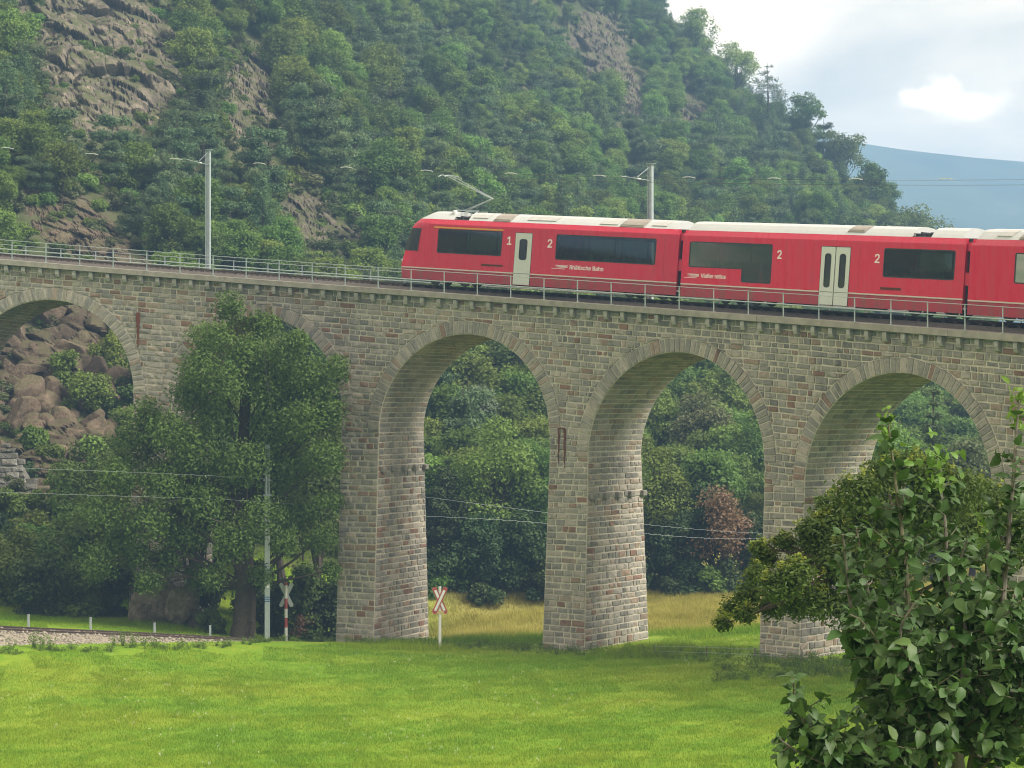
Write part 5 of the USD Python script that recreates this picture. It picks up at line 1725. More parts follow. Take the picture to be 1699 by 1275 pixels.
def zone(i):
    x_, y_ = u_[i], v_[i] - 0.5 * height[names[i]] * scales[i] * FPX / P3[i, 1]
    if v_[i] > 470 and x_ > 600:
        return "behind the centre arch" if x_ < 940 else "behind the arch right of the middle pier" if x_ < 1300 else "behind the rightmost arch"
    if v_[i] > 470:
        return "behind the big tree"
    h_ = "near the top edge" if y_ < 90 else "halfway up" if y_ < 230 else "low down"
    x_ = ("left of the tall cliff" if x_ < 60 else "below the tall cliff" if x_ < 320 else "right of the tall cliff" if x_ < 480 else "left of the train's nose" if x_ < 670 else "above the yellow-banded window" if x_ < 850 else "above the front carriage's long window" if x_ < 1080
          else "above the L-shaped window" if x_ < 1300 else "above the double doors")
    return f"{h_}, {x_}"


KIND = {"round_tree": "rounded green tree", "spreading_tree": "spreading green tree", "slender_tree": "slender green tree", "tall_oval_tree": "oval green tree", "yellowish_tree": "yellowish tree", "scots_pine": "dark pine", "leaning_pine": "leaning pine", "dark_conifer": "pointed conifer"}
cnt_ = {}
kept = []
for i in single:
    l_ = f"{KIND[names[i]]} {zone(i)}"
    cnt_[l_] = cnt_.get(l_, 0) + 1
    if cnt_[l_] <= 14:
        kept.append(i)
single = kept
labs = singled([(f"{KIND[names[i]]} {zone(i)}", u_[i]) for i in single])
for i, lab in zip(single, labs):
    nm = names[i]
    path = numbered("/World", nm)
    x = UsdGeom.Xform.Define(stage, path)
    x.AddTranslateOp().Set(Gf.Vec3d(*map(float, P3[i])))
    x.AddRotateZOp().Set(float(rots[i]))
    x.AddScaleOp().Set(Gf.Vec3f(float(scales[i])))
    pr = x.GetPrim()
    pr.GetReferences().AddInternalReference(class_prims[nm])
    pr.SetInstanceable(True)
    tag(pr, lab, "tree", f"{KIND[nm]}s of the hillside wood")
single = set(single)


def instancer(name, idx, protos, label, tilt=None):
    path = numbered("/World", name)
    pi = UsdGeom.PointInstancer.Define(stage, path)
    kinds = sorted(set(protos[i] for i in idx))
    rel = pi.CreatePrototypesRel()
    for k in kinds:
        p = UsdGeom.Xform.Define(stage, f"{path}/{k}")
        p.GetPrim().GetReferences().AddInternalReference(class_prims[k])
        rel.AddTarget(p.GetPath())
    pi.CreateProtoIndicesAttr(Vt.IntArray([kinds.index(protos[i]) for i in idx]))
    return pi


idx = [i for i in range(len(P3)) if i not in single]
pi = instancer("hillside_wood", idx, names, "")
pi.CreatePositionsAttr(Vt.Vec3fArray.FromNumpy(P3[idx].astype(np.float32)))
pi.CreateScalesAttr(Vt.Vec3fArray.FromNumpy(np.repeat(scales[idx][:, None], 3, 1).astype(np.float32)))
hr = np.radians(rots[idx]) / 2
pi.CreateOrientationsAttr(Vt.QuathArray([Gf.Quath(float(math.cos(a)), 0, 0, float(math.sin(a))) for a in hr]))
tag(pi.GetPrim(), "dense green wood of small trees and shrubs covering the steep hillside", None, None, "stuff")
print("hill plants", len(P3), "single", len(single))

# trees that stand out on the skyline and at the tip of the ridge
rs = np.random.default_rng(8)


def lone(name, gen, px, py_base, Y, label, mat, cat="tree", bark="bark_dark", parts=("trunk", "crown"), base=None, group=None):
    b = at(px, 0, Y)
    b[2] = float(terrain(b[0], b[1])) if base is None else base
    t_ = thing(name, label, cat, b, group or ("thicket bushes" if "thicket behind" in label else None))
    wood, (lv, lf) = gen
    v, f = wood.mesh()
    MB().add(v + b, f).build(parts[0], bark, t_, smooth=40)
    lv = lv + b
    n_ = np.hypot(lv[:, 0] - CCX, lv[:, 1] - CCY) - R
    if Y < 112:
        s_ = (np.arctan2(lv[:, 0] - CCX, lv[:, 1] - CCY) - T0) * R
        solid_ = (n_ > -0.05) & (n_ < WID + 0.9) & (((s_ % SPAN_D) < PIER_L + 0.15) | (lv[:, 2] > 9.0))
        ok = ~solid_.reshape(-1, 4).any(1)
        lv = lv.reshape(-1, 4, 3)[ok].reshape(-1, 3)
        lf = lf[: 2 * int(ok.sum())]
    MB().add(lv, lf).build(parts[1], mat, t_)
    return t_


def top_h(px, py, Y):
    b = at(px, py, Y)
    return float(b[2] - terrain(b[0], b[1]))


def ridge_base(px):
    """where the slope's skyline lies in this direction"""
    Y = np.arange(300, 560, 2.0)
    x = (px - CXP) * Y / FPX
    e = (terrain(x, Y) - EYE) / Y
    i = int(np.argmax(e))
    return float(Y[i])


for px, py, gen, lab in ((1275, 92, "pine", "tall pine standing out on the skyline of the ridge"), (1222, 62, "broad", "bushy tree on the skyline left of the tall pine"), (1335, 150, "broad", "rounded tree on the skyline below the tall pine"),
                         (1395, 205, "broad", "round tree on the lower skyline where the far mountain begins"), (1442, 262, "broad", "dark tree on the ridge's steep right shoulder"), (1160, 5, "broad", "tree at the top edge of the picture on the ridge"), (1518, 338, "round", "round dark tree at the very tip of the ridge against the blue mountain")):
    Y = ridge_base(px) - 6 if px < 1500 else 318.0
    h = max(top_h(px, py, Y), 5.0)
    g = {"pine": lambda: pine(rs, h * 0.92, h * 0.44, 8500, 0.42, 0.08, 12), "broad": lambda: broadleaf(rs, h, h * 0.34, h * 0.2, 24, 3600, 0.5), "round": lambda: broadleaf(rs, h, h * 0.42, h * 0.1, 30, 5000, 0.5)}[gen]()
    lone("skyline_pine" if gen == "pine" else "skyline_tree", g, px, 0, Y, lab, "leaf_pine" if gen != "broad" else "leaf_hill")

# --- trees close behind the viaduct, seen through the arches
for px, Y, py, wpx, kind, mat, lab in (
        (772, 152, 622, 62, "b", "leaf_pale", "pale grey-green willow-like tree in the middle of the centre arch"),
        (815, 136, 688, 78, "b", "leaf_hill_yellow", "large yellowish tree filling the centre arch"),
        (888, 137, 700, 55, "b", "leaf_hill", "green tree at the right edge of the centre arch"),
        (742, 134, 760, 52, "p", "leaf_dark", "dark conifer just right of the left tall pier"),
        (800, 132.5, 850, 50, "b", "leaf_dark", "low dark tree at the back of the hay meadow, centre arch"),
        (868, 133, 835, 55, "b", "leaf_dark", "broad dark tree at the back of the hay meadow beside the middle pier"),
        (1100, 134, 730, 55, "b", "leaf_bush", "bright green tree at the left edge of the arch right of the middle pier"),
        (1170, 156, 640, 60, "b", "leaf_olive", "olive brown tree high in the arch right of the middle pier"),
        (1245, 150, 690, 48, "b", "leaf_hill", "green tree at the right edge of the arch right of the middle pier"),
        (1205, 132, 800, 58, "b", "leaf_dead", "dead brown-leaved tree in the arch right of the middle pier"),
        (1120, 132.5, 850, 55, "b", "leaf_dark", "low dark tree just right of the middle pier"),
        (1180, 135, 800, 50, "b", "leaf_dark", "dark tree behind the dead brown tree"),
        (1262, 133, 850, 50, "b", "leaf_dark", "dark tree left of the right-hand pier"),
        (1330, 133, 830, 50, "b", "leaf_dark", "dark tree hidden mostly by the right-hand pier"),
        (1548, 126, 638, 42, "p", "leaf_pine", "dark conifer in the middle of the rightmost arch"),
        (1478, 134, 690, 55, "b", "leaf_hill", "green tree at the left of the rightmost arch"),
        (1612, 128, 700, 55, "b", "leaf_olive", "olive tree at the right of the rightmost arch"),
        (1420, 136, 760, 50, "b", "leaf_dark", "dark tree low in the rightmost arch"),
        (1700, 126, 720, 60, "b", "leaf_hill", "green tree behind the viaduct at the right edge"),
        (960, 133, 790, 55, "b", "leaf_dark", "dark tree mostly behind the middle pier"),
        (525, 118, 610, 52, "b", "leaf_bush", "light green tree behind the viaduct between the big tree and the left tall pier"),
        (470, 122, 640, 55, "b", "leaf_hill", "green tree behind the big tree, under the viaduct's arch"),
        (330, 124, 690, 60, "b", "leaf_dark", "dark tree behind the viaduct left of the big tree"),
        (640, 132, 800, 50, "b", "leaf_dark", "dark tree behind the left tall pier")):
    h = top_h(px, py, Y)
    w_ = wpx * Y / FPX
    g = pine(rs, h, w_ * 1.1, 9000, 0.30, 0.05, 16) if kind == "p" else (broadleaf(rs, h, w_, h * 0.05, 20, 4200, 0.24, None, 0.10, (0.16, 0.5)) if mat == "leaf_dead" else broadleaf(rs, h, w_, h * 0.10, 34, 9000, 0.26))
    lone("conifer_behind_viaduct" if kind == "p" else "tree_behind_viaduct", g, px, 0, Y, lab, mat)

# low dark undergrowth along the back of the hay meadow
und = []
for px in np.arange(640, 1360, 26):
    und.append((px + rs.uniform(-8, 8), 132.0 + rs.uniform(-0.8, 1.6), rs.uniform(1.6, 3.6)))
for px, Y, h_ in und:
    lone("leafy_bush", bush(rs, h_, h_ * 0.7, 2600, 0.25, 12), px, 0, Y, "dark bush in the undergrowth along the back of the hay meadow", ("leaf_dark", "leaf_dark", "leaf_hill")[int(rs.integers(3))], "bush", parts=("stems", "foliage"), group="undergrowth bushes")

# bushes on the scree and on the left bank
for px, py, rpx, hpx, Y0, mat, lab in (
        (112, 640, 34, 75, None, "leaf_bush", "bright bush growing between boulders inside the leftmost arch"), (190, 615, 42, 75, None, "leaf_bush", "leafy bush on the scree at the leftmost arch's right edge"),
        (150, 672, 55, 60, None, "leaf_bush", "wide green bush on the scree in the leftmost arch"), (205, 690, 34, 60, None, "leaf_big_tree", "deep green bush low on the scree against the arch's right pier"), (60, 735, 40, 42, None, "leaf_bush", "small bush above the dry stone wall"), (205, 560, 26, 44, None, "leaf_bush", "little bush high on the scree under the arch ring"), (12, 830, 42, 60, 124, "leaf_bush", "light bush growing over the dry stone wall's lower left"), (88, 775, 30, 60, None, "leaf_hill_yellow", "yellowish bush beside the dry stone wall"),
        (12, 1010, 75, 165, 109, "leaf_bush", "tall dark thicket bush at the left edge behind the lower track"), (95, 1010, 70, 215, 111, "leaf_big_tree", "dense green bush left of the mossy boulder"),
        (165, 1005, 62, 190, 113, "leaf_bush", "green bush between the thicket and the mossy boulder"), (215, 1000, 55, 170, 115, "leaf_big_tree", "dark bush behind the mossy boulder"),
        (60, 960, 60, 100, 122, "leaf_bush", "light green bush higher on the left bank"), (150, 930, 75, 170, 124, "leaf_bush", "green bush on the left bank below the scree"),
        (-10, 905, 50, 60, 126, "leaf_hill", "low bush in front of the dry stone wall"), (225, 860, 60, 150, 128, "leaf_bush", "green bush below the scree behind the second pier"),
        (500, 1002, 34, 62, 112, "leaf_dead", "small brown-leaved bush left of the left tall pier"), (535, 1010, 40, 120, 114, "leaf_dark", "dark bush beside the left tall pier"), (430, 1040, 45, 120, 113, "leaf_dark", "dark bush behind the big tree's trunk"),
        (455, 1035, 40, 120, 109, "leaf_dark", "dark bush right behind the tall slim pole"), (505, 1030, 38, 150, 112, "leaf_big_tree", "deep green bush behind the red and white banded post"), (548, 1030, 30, 150, 113, "leaf_dark", "dark bush against the left tall pier's left side"), (330, 1010, 40, 120, 108.5, "leaf_dark", "dark bush between the mossy boulders and the big trunk"), (195, 1020, 42, 130, 108, "leaf_dark", "dark bush at the left of the mossy boulders"), (140, 1030, 45, 110, 107, "leaf_big_tree", "low deep green bush left of the mossy boulders"), (60, 1030, 50, 110, 106, "leaf_dark", "low dark bush near the left edge behind the track"), (352, 1050, 26, 52, 104.5, "leaf_big_tree", "low green bush at the foot of the big tree")):
    if Y0 is None:
        c = hit(px, py)
        Y0 = c[1] - 1.5
        base = float(c[2]) - 0.4
    else:
        b0 = at(px, py, Y0)
        base = min(float(terrain(b0[0], b0[1])), b0[2] + 1.0) - 0.2
    k = FPX / Y0
    lone("leafy_bush", bush(rs, hpx / k, rpx / k, 5200 if mat != "leaf_dead" else 900, 0.24 if mat != "leaf_dead" else 0.17, 18), px, 0, Y0, lab, mat, "bush", parts=("stems", "foliage"), base=base)

# the thicket on the left bank
for row, (Y_, pys, h0, h1) in enumerate(((114.5, 1005, 2.0, 3.6), (119, 985, 3.0, 5.2), (125, 955, 3.0, 5.5), (131, 925, 2.5, 4.5))):
    for px in np.arange(-50, 345, 34):
        px_ = px + rs.uniform(-12, 12)
        h_ = rs.uniform(h0, h1)
        if px_ < 120 and top_h(px_, 850, Y_) < h_:
            h_ = max(top_h(px_, 850, Y_) * 0.9, 1.2)
        lone("leafy_bush", bush(rs, h_, h_ * 0.62, 3600, 0.25, 16), px_, 0, Y_ + rs.uniform(-1.5, 1.5), "green bush in the dark thicket behind the lower track, %s" % ("in front" if row == 0 else "further back on the bank"), ("leaf_big_tree", "leaf_bush", "leaf_dark", "leaf_hill")[int(rs.integers(4))], "bush", parts=("stems", "foliage"))

# the big tree in front of the second arch
rb = np.random.default_rng(101)
bY = 103.6
bt = at(402, 1050, bY)
bt[2] = float(terrain(bt[0], bt[1])) - 0.1
big = thing("chestnut_tree", "big dense tree with a dark trunk in front of the viaduct's second arch", "tree", bt)
wd = MB()
trunk = np.array([(0, 0, -0.4), (0.1, 0, 0.8), (0.2, 0, 2.5), (0.05, 0.1, 5.0), (-0.2, 0.0, 8.0), (0.1, 0, 11.0), (0.3, 0, 14.0), (0.2, 0, 16.3)])
wd.tube(trunk + bt, [0.85, 0.62, 0.55, 0.50, 0.42, 0.30, 0.18, 0.06], 12)
wd.build("trunk", "bark_dark", big, smooth=50)
PCs, PRs = [], []
# masses of foliage as the photograph shows them: pixel, radius in pixels
for px, py, rp in [(385, 520, 32), (440, 540, 30), (492, 560, 28), (350, 560, 40), (420, 590, 50), (480, 600, 40), (330, 610, 40), (380, 640, 52), (450, 650, 50), (530, 640, 38), (560, 625, 22), (310, 665, 42), (360, 700, 50), (440, 715, 52), (510, 700, 48), (550, 690, 30),
                   (290, 720, 42), (240, 690, 30), (230, 740, 46), (330, 760, 50), (400, 780, 50), (480, 780, 52), (545, 760, 34), (200, 790, 42), (270, 800, 46), (350, 830, 48), (430, 850, 50), (510, 850, 50), (550, 830, 26), (180, 850, 40), (240, 870, 44), (310, 890, 44), (390, 910, 40), (465, 905, 36), (540, 900, 28), (230, 930, 34), (330, 950, 28), (200, 900, 36), (280, 930, 34), (360, 960, 30), (440, 950, 26), (545, 950, 26), (165, 930, 34), (250, 960, 26)]:
    for _ in range(2):
        q_ = at(px + rb.normal(0, 6), py + rb.normal(0, 6), bY + rb.uniform(-3.2, 1.0))
        PCs.append(q_)
        PRs.append(rp / (FPX / bY) * rb.uniform(0.6, 0.95))
PCs, PRs = np.array(PCs), np.array(PRs)
limbs = 0
for p, q_ in zip(PCs[::2], PRs[::2]):
    f_ = np.clip((p[2] - bt[2]) / 17.5 - 0.22, 0.17, 0.85)
    a_ = np.array([np.interp(f_ * 16.3, trunk[:, 2], trunk[:, k_]) for k_ in range(3)]) + bt
    r0 = 0.15 * (1 - 0.75 * f_)
    MB().tube(bend(a_, p, rb, 0.08, 6), np.linspace(r0, 0.02, 6), 6, False).build("limb", "bark_dark", big, smooth=50)
C, N, L_, W_ = puff_leaves(rb, PCs, PRs, 76000, 0.20, 0.095, squash=0.85, up=0.3, nup=0.45, inner=0.45, droop=0.5)
ok = (np.hypot(C[:, 0] - CCX, C[:, 1] - CCY) - R) < -0.15
lv, lf = leaf_quads(C[ok], N[ok], L_, W_, rb, 0.1, 0.5)
MB().add(lv, lf).build("crown", "leaf_big_tree", big)
# bare dead twigs sticking out of the crown
for px0, py0, px1, py1 in ((400, 640, 262, 588), (450, 680, 438, 580), (500, 640, 590, 655), (440, 620, 500, 560), (300, 830, 180, 852), (420, 880, 300, 845)):
    tw = MB()
    a_, b_ = at(px0, py0, bY - 1.6), at(px1, py1, bY - 2.6)
    pts = bend(a_, b_, rb, 0.08, 7)
    tw.tube(pts, np.linspace(0.05, 0.012, 7), 5)
    for q_ in range(5):
        s_ = pts[rb.integers(2, 7)]
        tw.tube([s_, s_ + rb.normal(0, 0.45, 3) + [0, 0, 0.2]], [0.014, 0.006], 4)
    tw.build("dead_branch", "bark_grey", big)
# second, thinner stem on the left of it
lone("slanting_tree", broadleaf(rb, 10.5, 2.6, 3.6, 30, 9000, 0.22), 318, 0, 107.0, "thin dark-stemmed tree leaning over the mossy boulder, left of the big tree", "leaf_big_tree")

# labels that single out boulders and thicket bushes
bl_ = singled([(f"{('big', 'small')[r_]} brown boulder {'at the top of' if y_ < 560 else 'high on' if y_ < 615 else 'half way up' if y_ < 670 else 'low on' if y_ < 725 else 'at the foot of'} the leftmost arch's scree", x_) for _, x_, y_, r_ in BOULD])
for (b_, *_q), l_ in zip(BOULD, bl_):
    tag(b_, l_)
th_ = [p_ for p_ in stage.GetPrimAtPath("/World").GetChildren() if p_.GetCustomDataByKey("group") == "thicket bushes"]
MN = {"leaf_big_tree": "deep green", "leaf_bush": "fresh green", "leaf_dark": "dark green", "leaf_hill": "mid green"}
tl_ = []
for p_ in th_:
    m_ = UsdShade.MaterialBindingAPI(stage.GetPrimAtPath(str(p_.GetPath()) + "/foliage")).GetDirectBinding().GetMaterialPath().name
    tl_.append((f"{MN[m_]} bush in the thicket, {'front row' if 'in front' in p_.GetCustomDataByKey('label') else 'further back'}", float(project(ORIGIN[str(p_.GetPath())])[0])))
for p_, l_ in zip(th_, singled(tl_)):
    tag(p_, l_)

ub_ = [p_ for p_ in stage.GetPrimAtPath("/World").GetChildren() if p_.GetCustomDataByKey("group") == "undergrowth bushes"]
ul_ = []
for p_ in ub_:
    x_ = float(project(ORIGIN[str(p_.GetPath())])[0])
    ul_.append(("dark low bush behind the hay, " + ("centre arch" if x_ < 930 else "arch right of the middle pier"), x_))
for p_, l_ in zip(ub_, singled(ul_)):
    tag(p_, l_)

# --- meadow grass: patches of blades
rgz = np.random.default_rng(55)


def grass_patch(n, size_, hl, wl, lean):
    x, y = rgz.uniform(-size_ / 2, size_ / 2, n), rgz.uniform(-size_ / 2, size_ / 2, n)
    c = np.stack([x, y, np.full(n, -0.04)], 1)
    a = rgz.uniform(0, 2 * PI, n)
    h = rgz.uniform(hl[0], hl[1], n)
    w = rgz.uniform(wl[0], wl[1], n)
    side = np.stack([np.cos(a), np.sin(a), 0 * a], 1) * w[:, None] / 2
    ln = np.stack([np.cos(a + 1.57), np.sin(a + 1.57), 0 * a], 1) * (h * rgz.uniform(0.1, lean, n))[:, None]
    v0, v1 = c - side, c + side
    v2, v3 = c + side * 0.7 + ln * 0.35 + np.array([0, 0, 1]) * (h * 0.6)[:, None], c - side * 0.7 + ln * 0.35 + np.array([0, 0, 1]) * (h * 0.6)[:, None]
    v4 = c + ln + np.array([0, 0, 1]) * h[:, None]
    V = np.stack([v0, v1, v2, v3, v4], 1).reshape(-1, 3)
    i = np.arange(n)[:, None] * 5
    F = np.concatenate([i + [0, 1, 2], i + [0, 2, 3], i + [3, 2, 4]], 1).reshape(-1, 3)
    return V, F


for nm, args, m in (("short_grass_a", (3600, 3.4, (0.05, 0.14), (0.012, 0.028), 0.9), "meadow_blade"), ("short_grass_b", (3600, 3.4, (0.05, 0.17), (0.012, 0.028), 0.9), "meadow_blade"), ("tall_grass", (1500, 3.4, (0.2, 0.45), (0.012, 0.026), 0.7), "meadow_blade")):
    path = f"/World/{nm}_type"
    stage.CreateClassPrim(path)
    usdkit.mesh(stage, path + "/blades", grass_patch(*args), MAT[m], False)
    class_prims[nm] = path
gp_, gk = [], []
for y in np.arange(60, 134, 2.6):
    for x in np.arange((-60 - CXP) * y / FPX, (1760 - CXP) * y / FPX, 2.6):
        xx, yy = x + rgz.uniform(-0.5, 0.5), y + rgz.uniform(-0.5, 0.5)
        n_ = math.hypot(xx - CCX, yy - CCY) - R
        th_ = math.atan2(xx - CCX, yy - CCY)
        s_ = (th_ - T0) * R
        k_ = (s_ + 1.8) % SPAN_D
        if -2.2 < n_ < 7.8 and k_ < PIER_L + 3.6 and s_ > -4:
            continue
        dtr = np.min(np.linalg.norm(LP[:, :2] - [xx, yy], axis=1))
        if dtr < (3.4 if xx < -10.5 else 2.2) or (dtr < 5.2 and xx < -8 and yy < 100):
            continue
        z_ = float(terrain(xx, yy))
        if z_ > 3.5:
            continue
        gp_.append((xx, yy, z_))
        tall = (yy > 101.5 and xx > -9) or (n_ > -3.0 and rgz.random() < 0.15)
        gk.append("tall_grass" if tall else ("short_grass_a", "short_grass_b")[int(rgz.integers(2))])
gp_ = np.array(gp_)
pi = instancer("grass", range(len(gp_)), gk, "")
pi.CreatePositionsAttr(Vt.Vec3fArray.FromNumpy(gp_.astype(np.float32)))
ga = rgz.uniform(0, PI, len(gp_))
e_ = 0.8
tx = (terrain(gp_[:, 0] + e_, gp_[:, 1]) - terrain(gp_[:, 0] - e_, gp_[:, 1])) / (2 * e_)
ty = (terrain(gp_[:, 0], gp_[:, 1] + e_) - terrain(gp_[:, 0], gp_[:, 1] - e_)) / (2 * e_)
quats = []
for a, gx_, gy_ in zip(ga, tx, ty):
    qz = Gf.Quatf(float(math.cos(a)), 0, 0, float(math.sin(a)))
    rot_ = Gf.Rotation(Gf.Vec3d(0, 0, 1), Gf.Vec3d(-float(gx_), -float(gy_), 1.0).GetNormalized()).GetQuat()
    qt = Gf.Quatf(rot_) * qz
    quats.append(Gf.Quath(qt))
pi.CreateOrientationsAttr(Vt.QuathArray(quats))
tag(pi.GetPrim(), "grass blades of the meadow and of the hay field behind the viaduct", None, None, "stuff")
# weeds and tall tufts along the track, the pier feet and the meadow's far edge
wb, fl = MB(), MB()


def weed(p, h, n, r, spread):
    a = r.uniform(0, 2 * PI, n)
    for q_ in range(n):
        d_ = np.array([math.cos(a[q_]), math.sin(a[q_]), 0])
        hh_ = h * r.uniform(0.5, 1.0)
        b_ = p + d_ * r.uniform(0, 0.3) * spread
        t_ = b_ + d_ * spread * r.uniform(0.1, 0.6) + [0, 0, hh_]
        sd = np.array([-d_[1], d_[0], 0]) * 0.016
        wb.add([b_ - sd, b_ + sd, t_], [[0, 1, 2]])
        m_ = int(5 * h / 0.5)
        tt_ = r.uniform(0.25, 1, (m_, 1))
        C_ = b_ + (t_ - b_) * tt_ + r.normal(0, 0.05, (m_, 3))
        V_, F_ = leaf_quads(C_, r.normal(0, 0.6, (m_, 3)) + [0, 0, 0.7], 0.10, 0.05, r)
        wb.add(V_, F_)


for px, Y, h in [(70, 90.5, 0.75), (58, 90.8, 0.9), (85, 90.5, 0.7), (205, 92.5, 0.9), (222, 92.6, 0.8), (190, 92.4, 0.6), (240, 92.9, 0.6), (258, 93.0, 0.5), (430, 97, 0.5), (20, 90, 0.5), (340, 94.6, 0.35), (300, 94, 0.3), (120, 91, 0.35)] + [(rgz.uniform(-20, 560), None, rgz.uniform(0.2, 0.4)) for _ in range(60)]:
    if Y is None:
        i = int(np.argmin(np.abs(project(LP)[0] - px)))
        Y = LP[i][1] - 4.2 * abs(LN[i][1]) + rgz.uniform(-0.5, 0.5)
    b_ = at(px, 0, Y)
    b_[2] = float(terrain(b_[0], b_[1]))
    weed(b_, h, 14, rgz, 0.45)
for _ in range(420):                       # rank growth at the pier feet and under the arches
    s_, n_ = rgz.uniform(0, 46), rgz.uniform(-2.2, 1.0)
    p_ = mp(s_, n_, 0)
    p_[2] = float(terrain(p_[0], p_[1]))
    weed(p_, rgz.uniform(0.2, 0.5), 7, rgz, 0.5)
for _ in range(120):                       # nettles left of the near trees
    px = rgz.uniform(1180, 1440)
    Y = rgz.uniform(83, 88)
    p_ = at(px, 0, Y)
    p_[2] = float(terrain(p_[0], p_[1]))
    weed(p_, rgz.uniform(0.2, 0.5), 8, rgz, 0.5)
wb.build("weeds", "leaf_bush", kind="stuff", label="weeds and rank grass along the lower track and at the pier feet")
for _ in range(480):
    y = rgz.uniform(66, 98)
    x = (rgz.uniform(0, 1500) - CXP) * y / FPX
    if meshkit.noise(np.array([x / 4, y / 4, 0.0]), 3) < 0.52:
        continue
    z = float(terrain(x, y)) + rgz.uniform(0.1, 0.3)
    for _q in range(3):
        V_, F_ = leaf_quads(np.array([[x, y, z]]) + rgz.normal(0, 0.03, (1, 3)), np.array([[0, -0.3, 1.0]]), 0.045, 0.035, rgz)
        fl.add(V_, F_)
fl.build("meadow_flowers", "petal_white", kind="stuff", label="small white flower heads scattered over the meadow")

# --- the two near trees on the right
rn = np.random.default_rng(202)


def ovate(C, t, N, L, W, r):
    """Leaves with an ovate outline, folded along the midrib and curved down at the tip: 8 points, 8 faces each."""
    n = len(C)
    t = unit(t)
    N = unit(N - t * np.sum(N * t, 1, keepdims=True))
    b = np.cross(t, N)
    L, W = L[:, None], W[:, None]
    cu = r.uniform(-0.1, 0.75, (n, 1))
    fo = r.uniform(0.05, 0.35, (n, 1))
    P = lambda x, y, z: C + t * L * x + b * W * y + N * (L * z)
    V = np.stack([P(0, 0, 0), P(0.22, 0.42, 0) + N * W * fo * 0.8 * 0.5, P(0.55, 0.48, 0) + N * W * fo * 0.5 - N * L * cu * 0.25, P(0.85, 0.22, 0) - N * L * cu * 0.6, P(1.0, 0, 0) - N * L * cu, P(0.85, -0.22, 0) - N * L * cu * 0.6,
                  P(0.55, -0.48, 0) + N * W * fo * 0.5 - N * L * cu * 0.25, P(0.22, -0.42, 0) + N * W * fo * 0.8 * 0.5, P(0.5, 0, 0) - N * L * cu * 0.2], 1)
    F = np.array([[0, 1, 8], [1, 2, 8], [2, 3, 8], [3, 4, 8], [4, 5, 8], [5, 6, 8], [6, 7, 8], [7, 0, 8]])
    return V, F


def pxpath(pts, Y, dY=0.0, k=9):
    P = np.array([at(a, b, Y + dY * i / max(len(pts) - 1, 1)) for i, (a, b) in enumerate(pts)])
    d = np.concatenate([[0], np.cumsum(np.linalg.norm(np.diff(P, axis=0), axis=1))])
    return CubicSpline(d, P)(np.linspace(0, d[-1], k)) if len(P) > 2 else P[0] + (P[1] - P[0]) * np.linspace(0, 1, k)[:, None]


NY = 12.6
ab = at(1590, 1500, NY)
ab[2] = float(terrain(ab[0], ab[1])) - 0.1
near = thing("apple_tree", "near leafy tree with big dark green leaves in the lower right corner", "tree", ab)
stems = [  # pixel paths from the trunk to the tips, depth
    ([(1590, 1330), (1530, 1150), (1500, 950), (1485, 820), (1470, 705)], 12.2, 0.2, 0.030),
    ([(1590, 1330), (1560, 1120), (1565, 920), (1560, 840), (1555, 765)], 12.8, 0.1, 0.028),
    ([(1600, 1330), (1650, 1130), (1670, 950), (1680, 800), (1690, 665)], 12.0, 0.3, 0.032),
    ([(1600, 1330), (1620, 1150), (1628, 1040), (1632, 940), (1630, 860)], 12.9, 0.1, 0.026),
    ([(1590, 1330), (1480, 1180), (1420, 1050), (1400, 960), (1390, 890)], 12.5, -0.3, 0.022),
    ([(1595, 1330), (1500, 1200), (1450, 1000), (1440, 930), (1432, 880)], 12.9, 0.0, 0.022),
    ([(1590, 1330), (1500, 1290), (1420, 1270), (1350, 1210), (1325, 1125)], 11.9, -0.4, 0.022),
    ([(1590, 1330), (1500, 1310), (1400, 1290), (1340, 1270), (1292, 1235)], 11.7, -0.2, 0.018),
    ([(1600, 1330), (1690, 1200), (1720, 1050), (1730, 900), (1738, 790)], 12.4, 0.2, 0.028),
    ([(1590, 1330), (1530, 1250), (1480, 1120), (1452, 1060), (1405, 1020)], 12.1, -0.3, 0.018),
    ([(1600, 1330), (1580, 1200), (1600, 1060), (1590, 950), (1600, 890)], 11.8, -0.2, 0.022),
    ([(1600, 1330), (1550, 1260), (1540, 1180), (1500, 1080), (1520, 1000)], 11.7, -0.2, 0.020),
    ([(1600, 1330), (1650, 1250), (1690, 1150), (1660, 1050), (1690, 1000)], 11.7, -0.2, 0.020),
    ([(1590, 1330), (1470, 1330), (1440, 1270), (1410, 1250), (1372, 1232)], 12.0, -0.2, 0.016),
    ([(1600, 1330), (1760, 1250), (1770, 1000), (1760, 880), (1750, 820)], 12.6, 0.2, 0.024),
]
MB().tube(np.vstack([ab[None], at(1592, 1420, NY)[None], at(1590, 1330, NY)[None], at(1572, 1180, NY)[None], at(1580, 1050, NY)[None]]), [0.11, 0.09, 0.075, 0.055, 0.03], 10).build("trunk", "bark_grey", near, smooth=50)
LVS = []
fresh = []
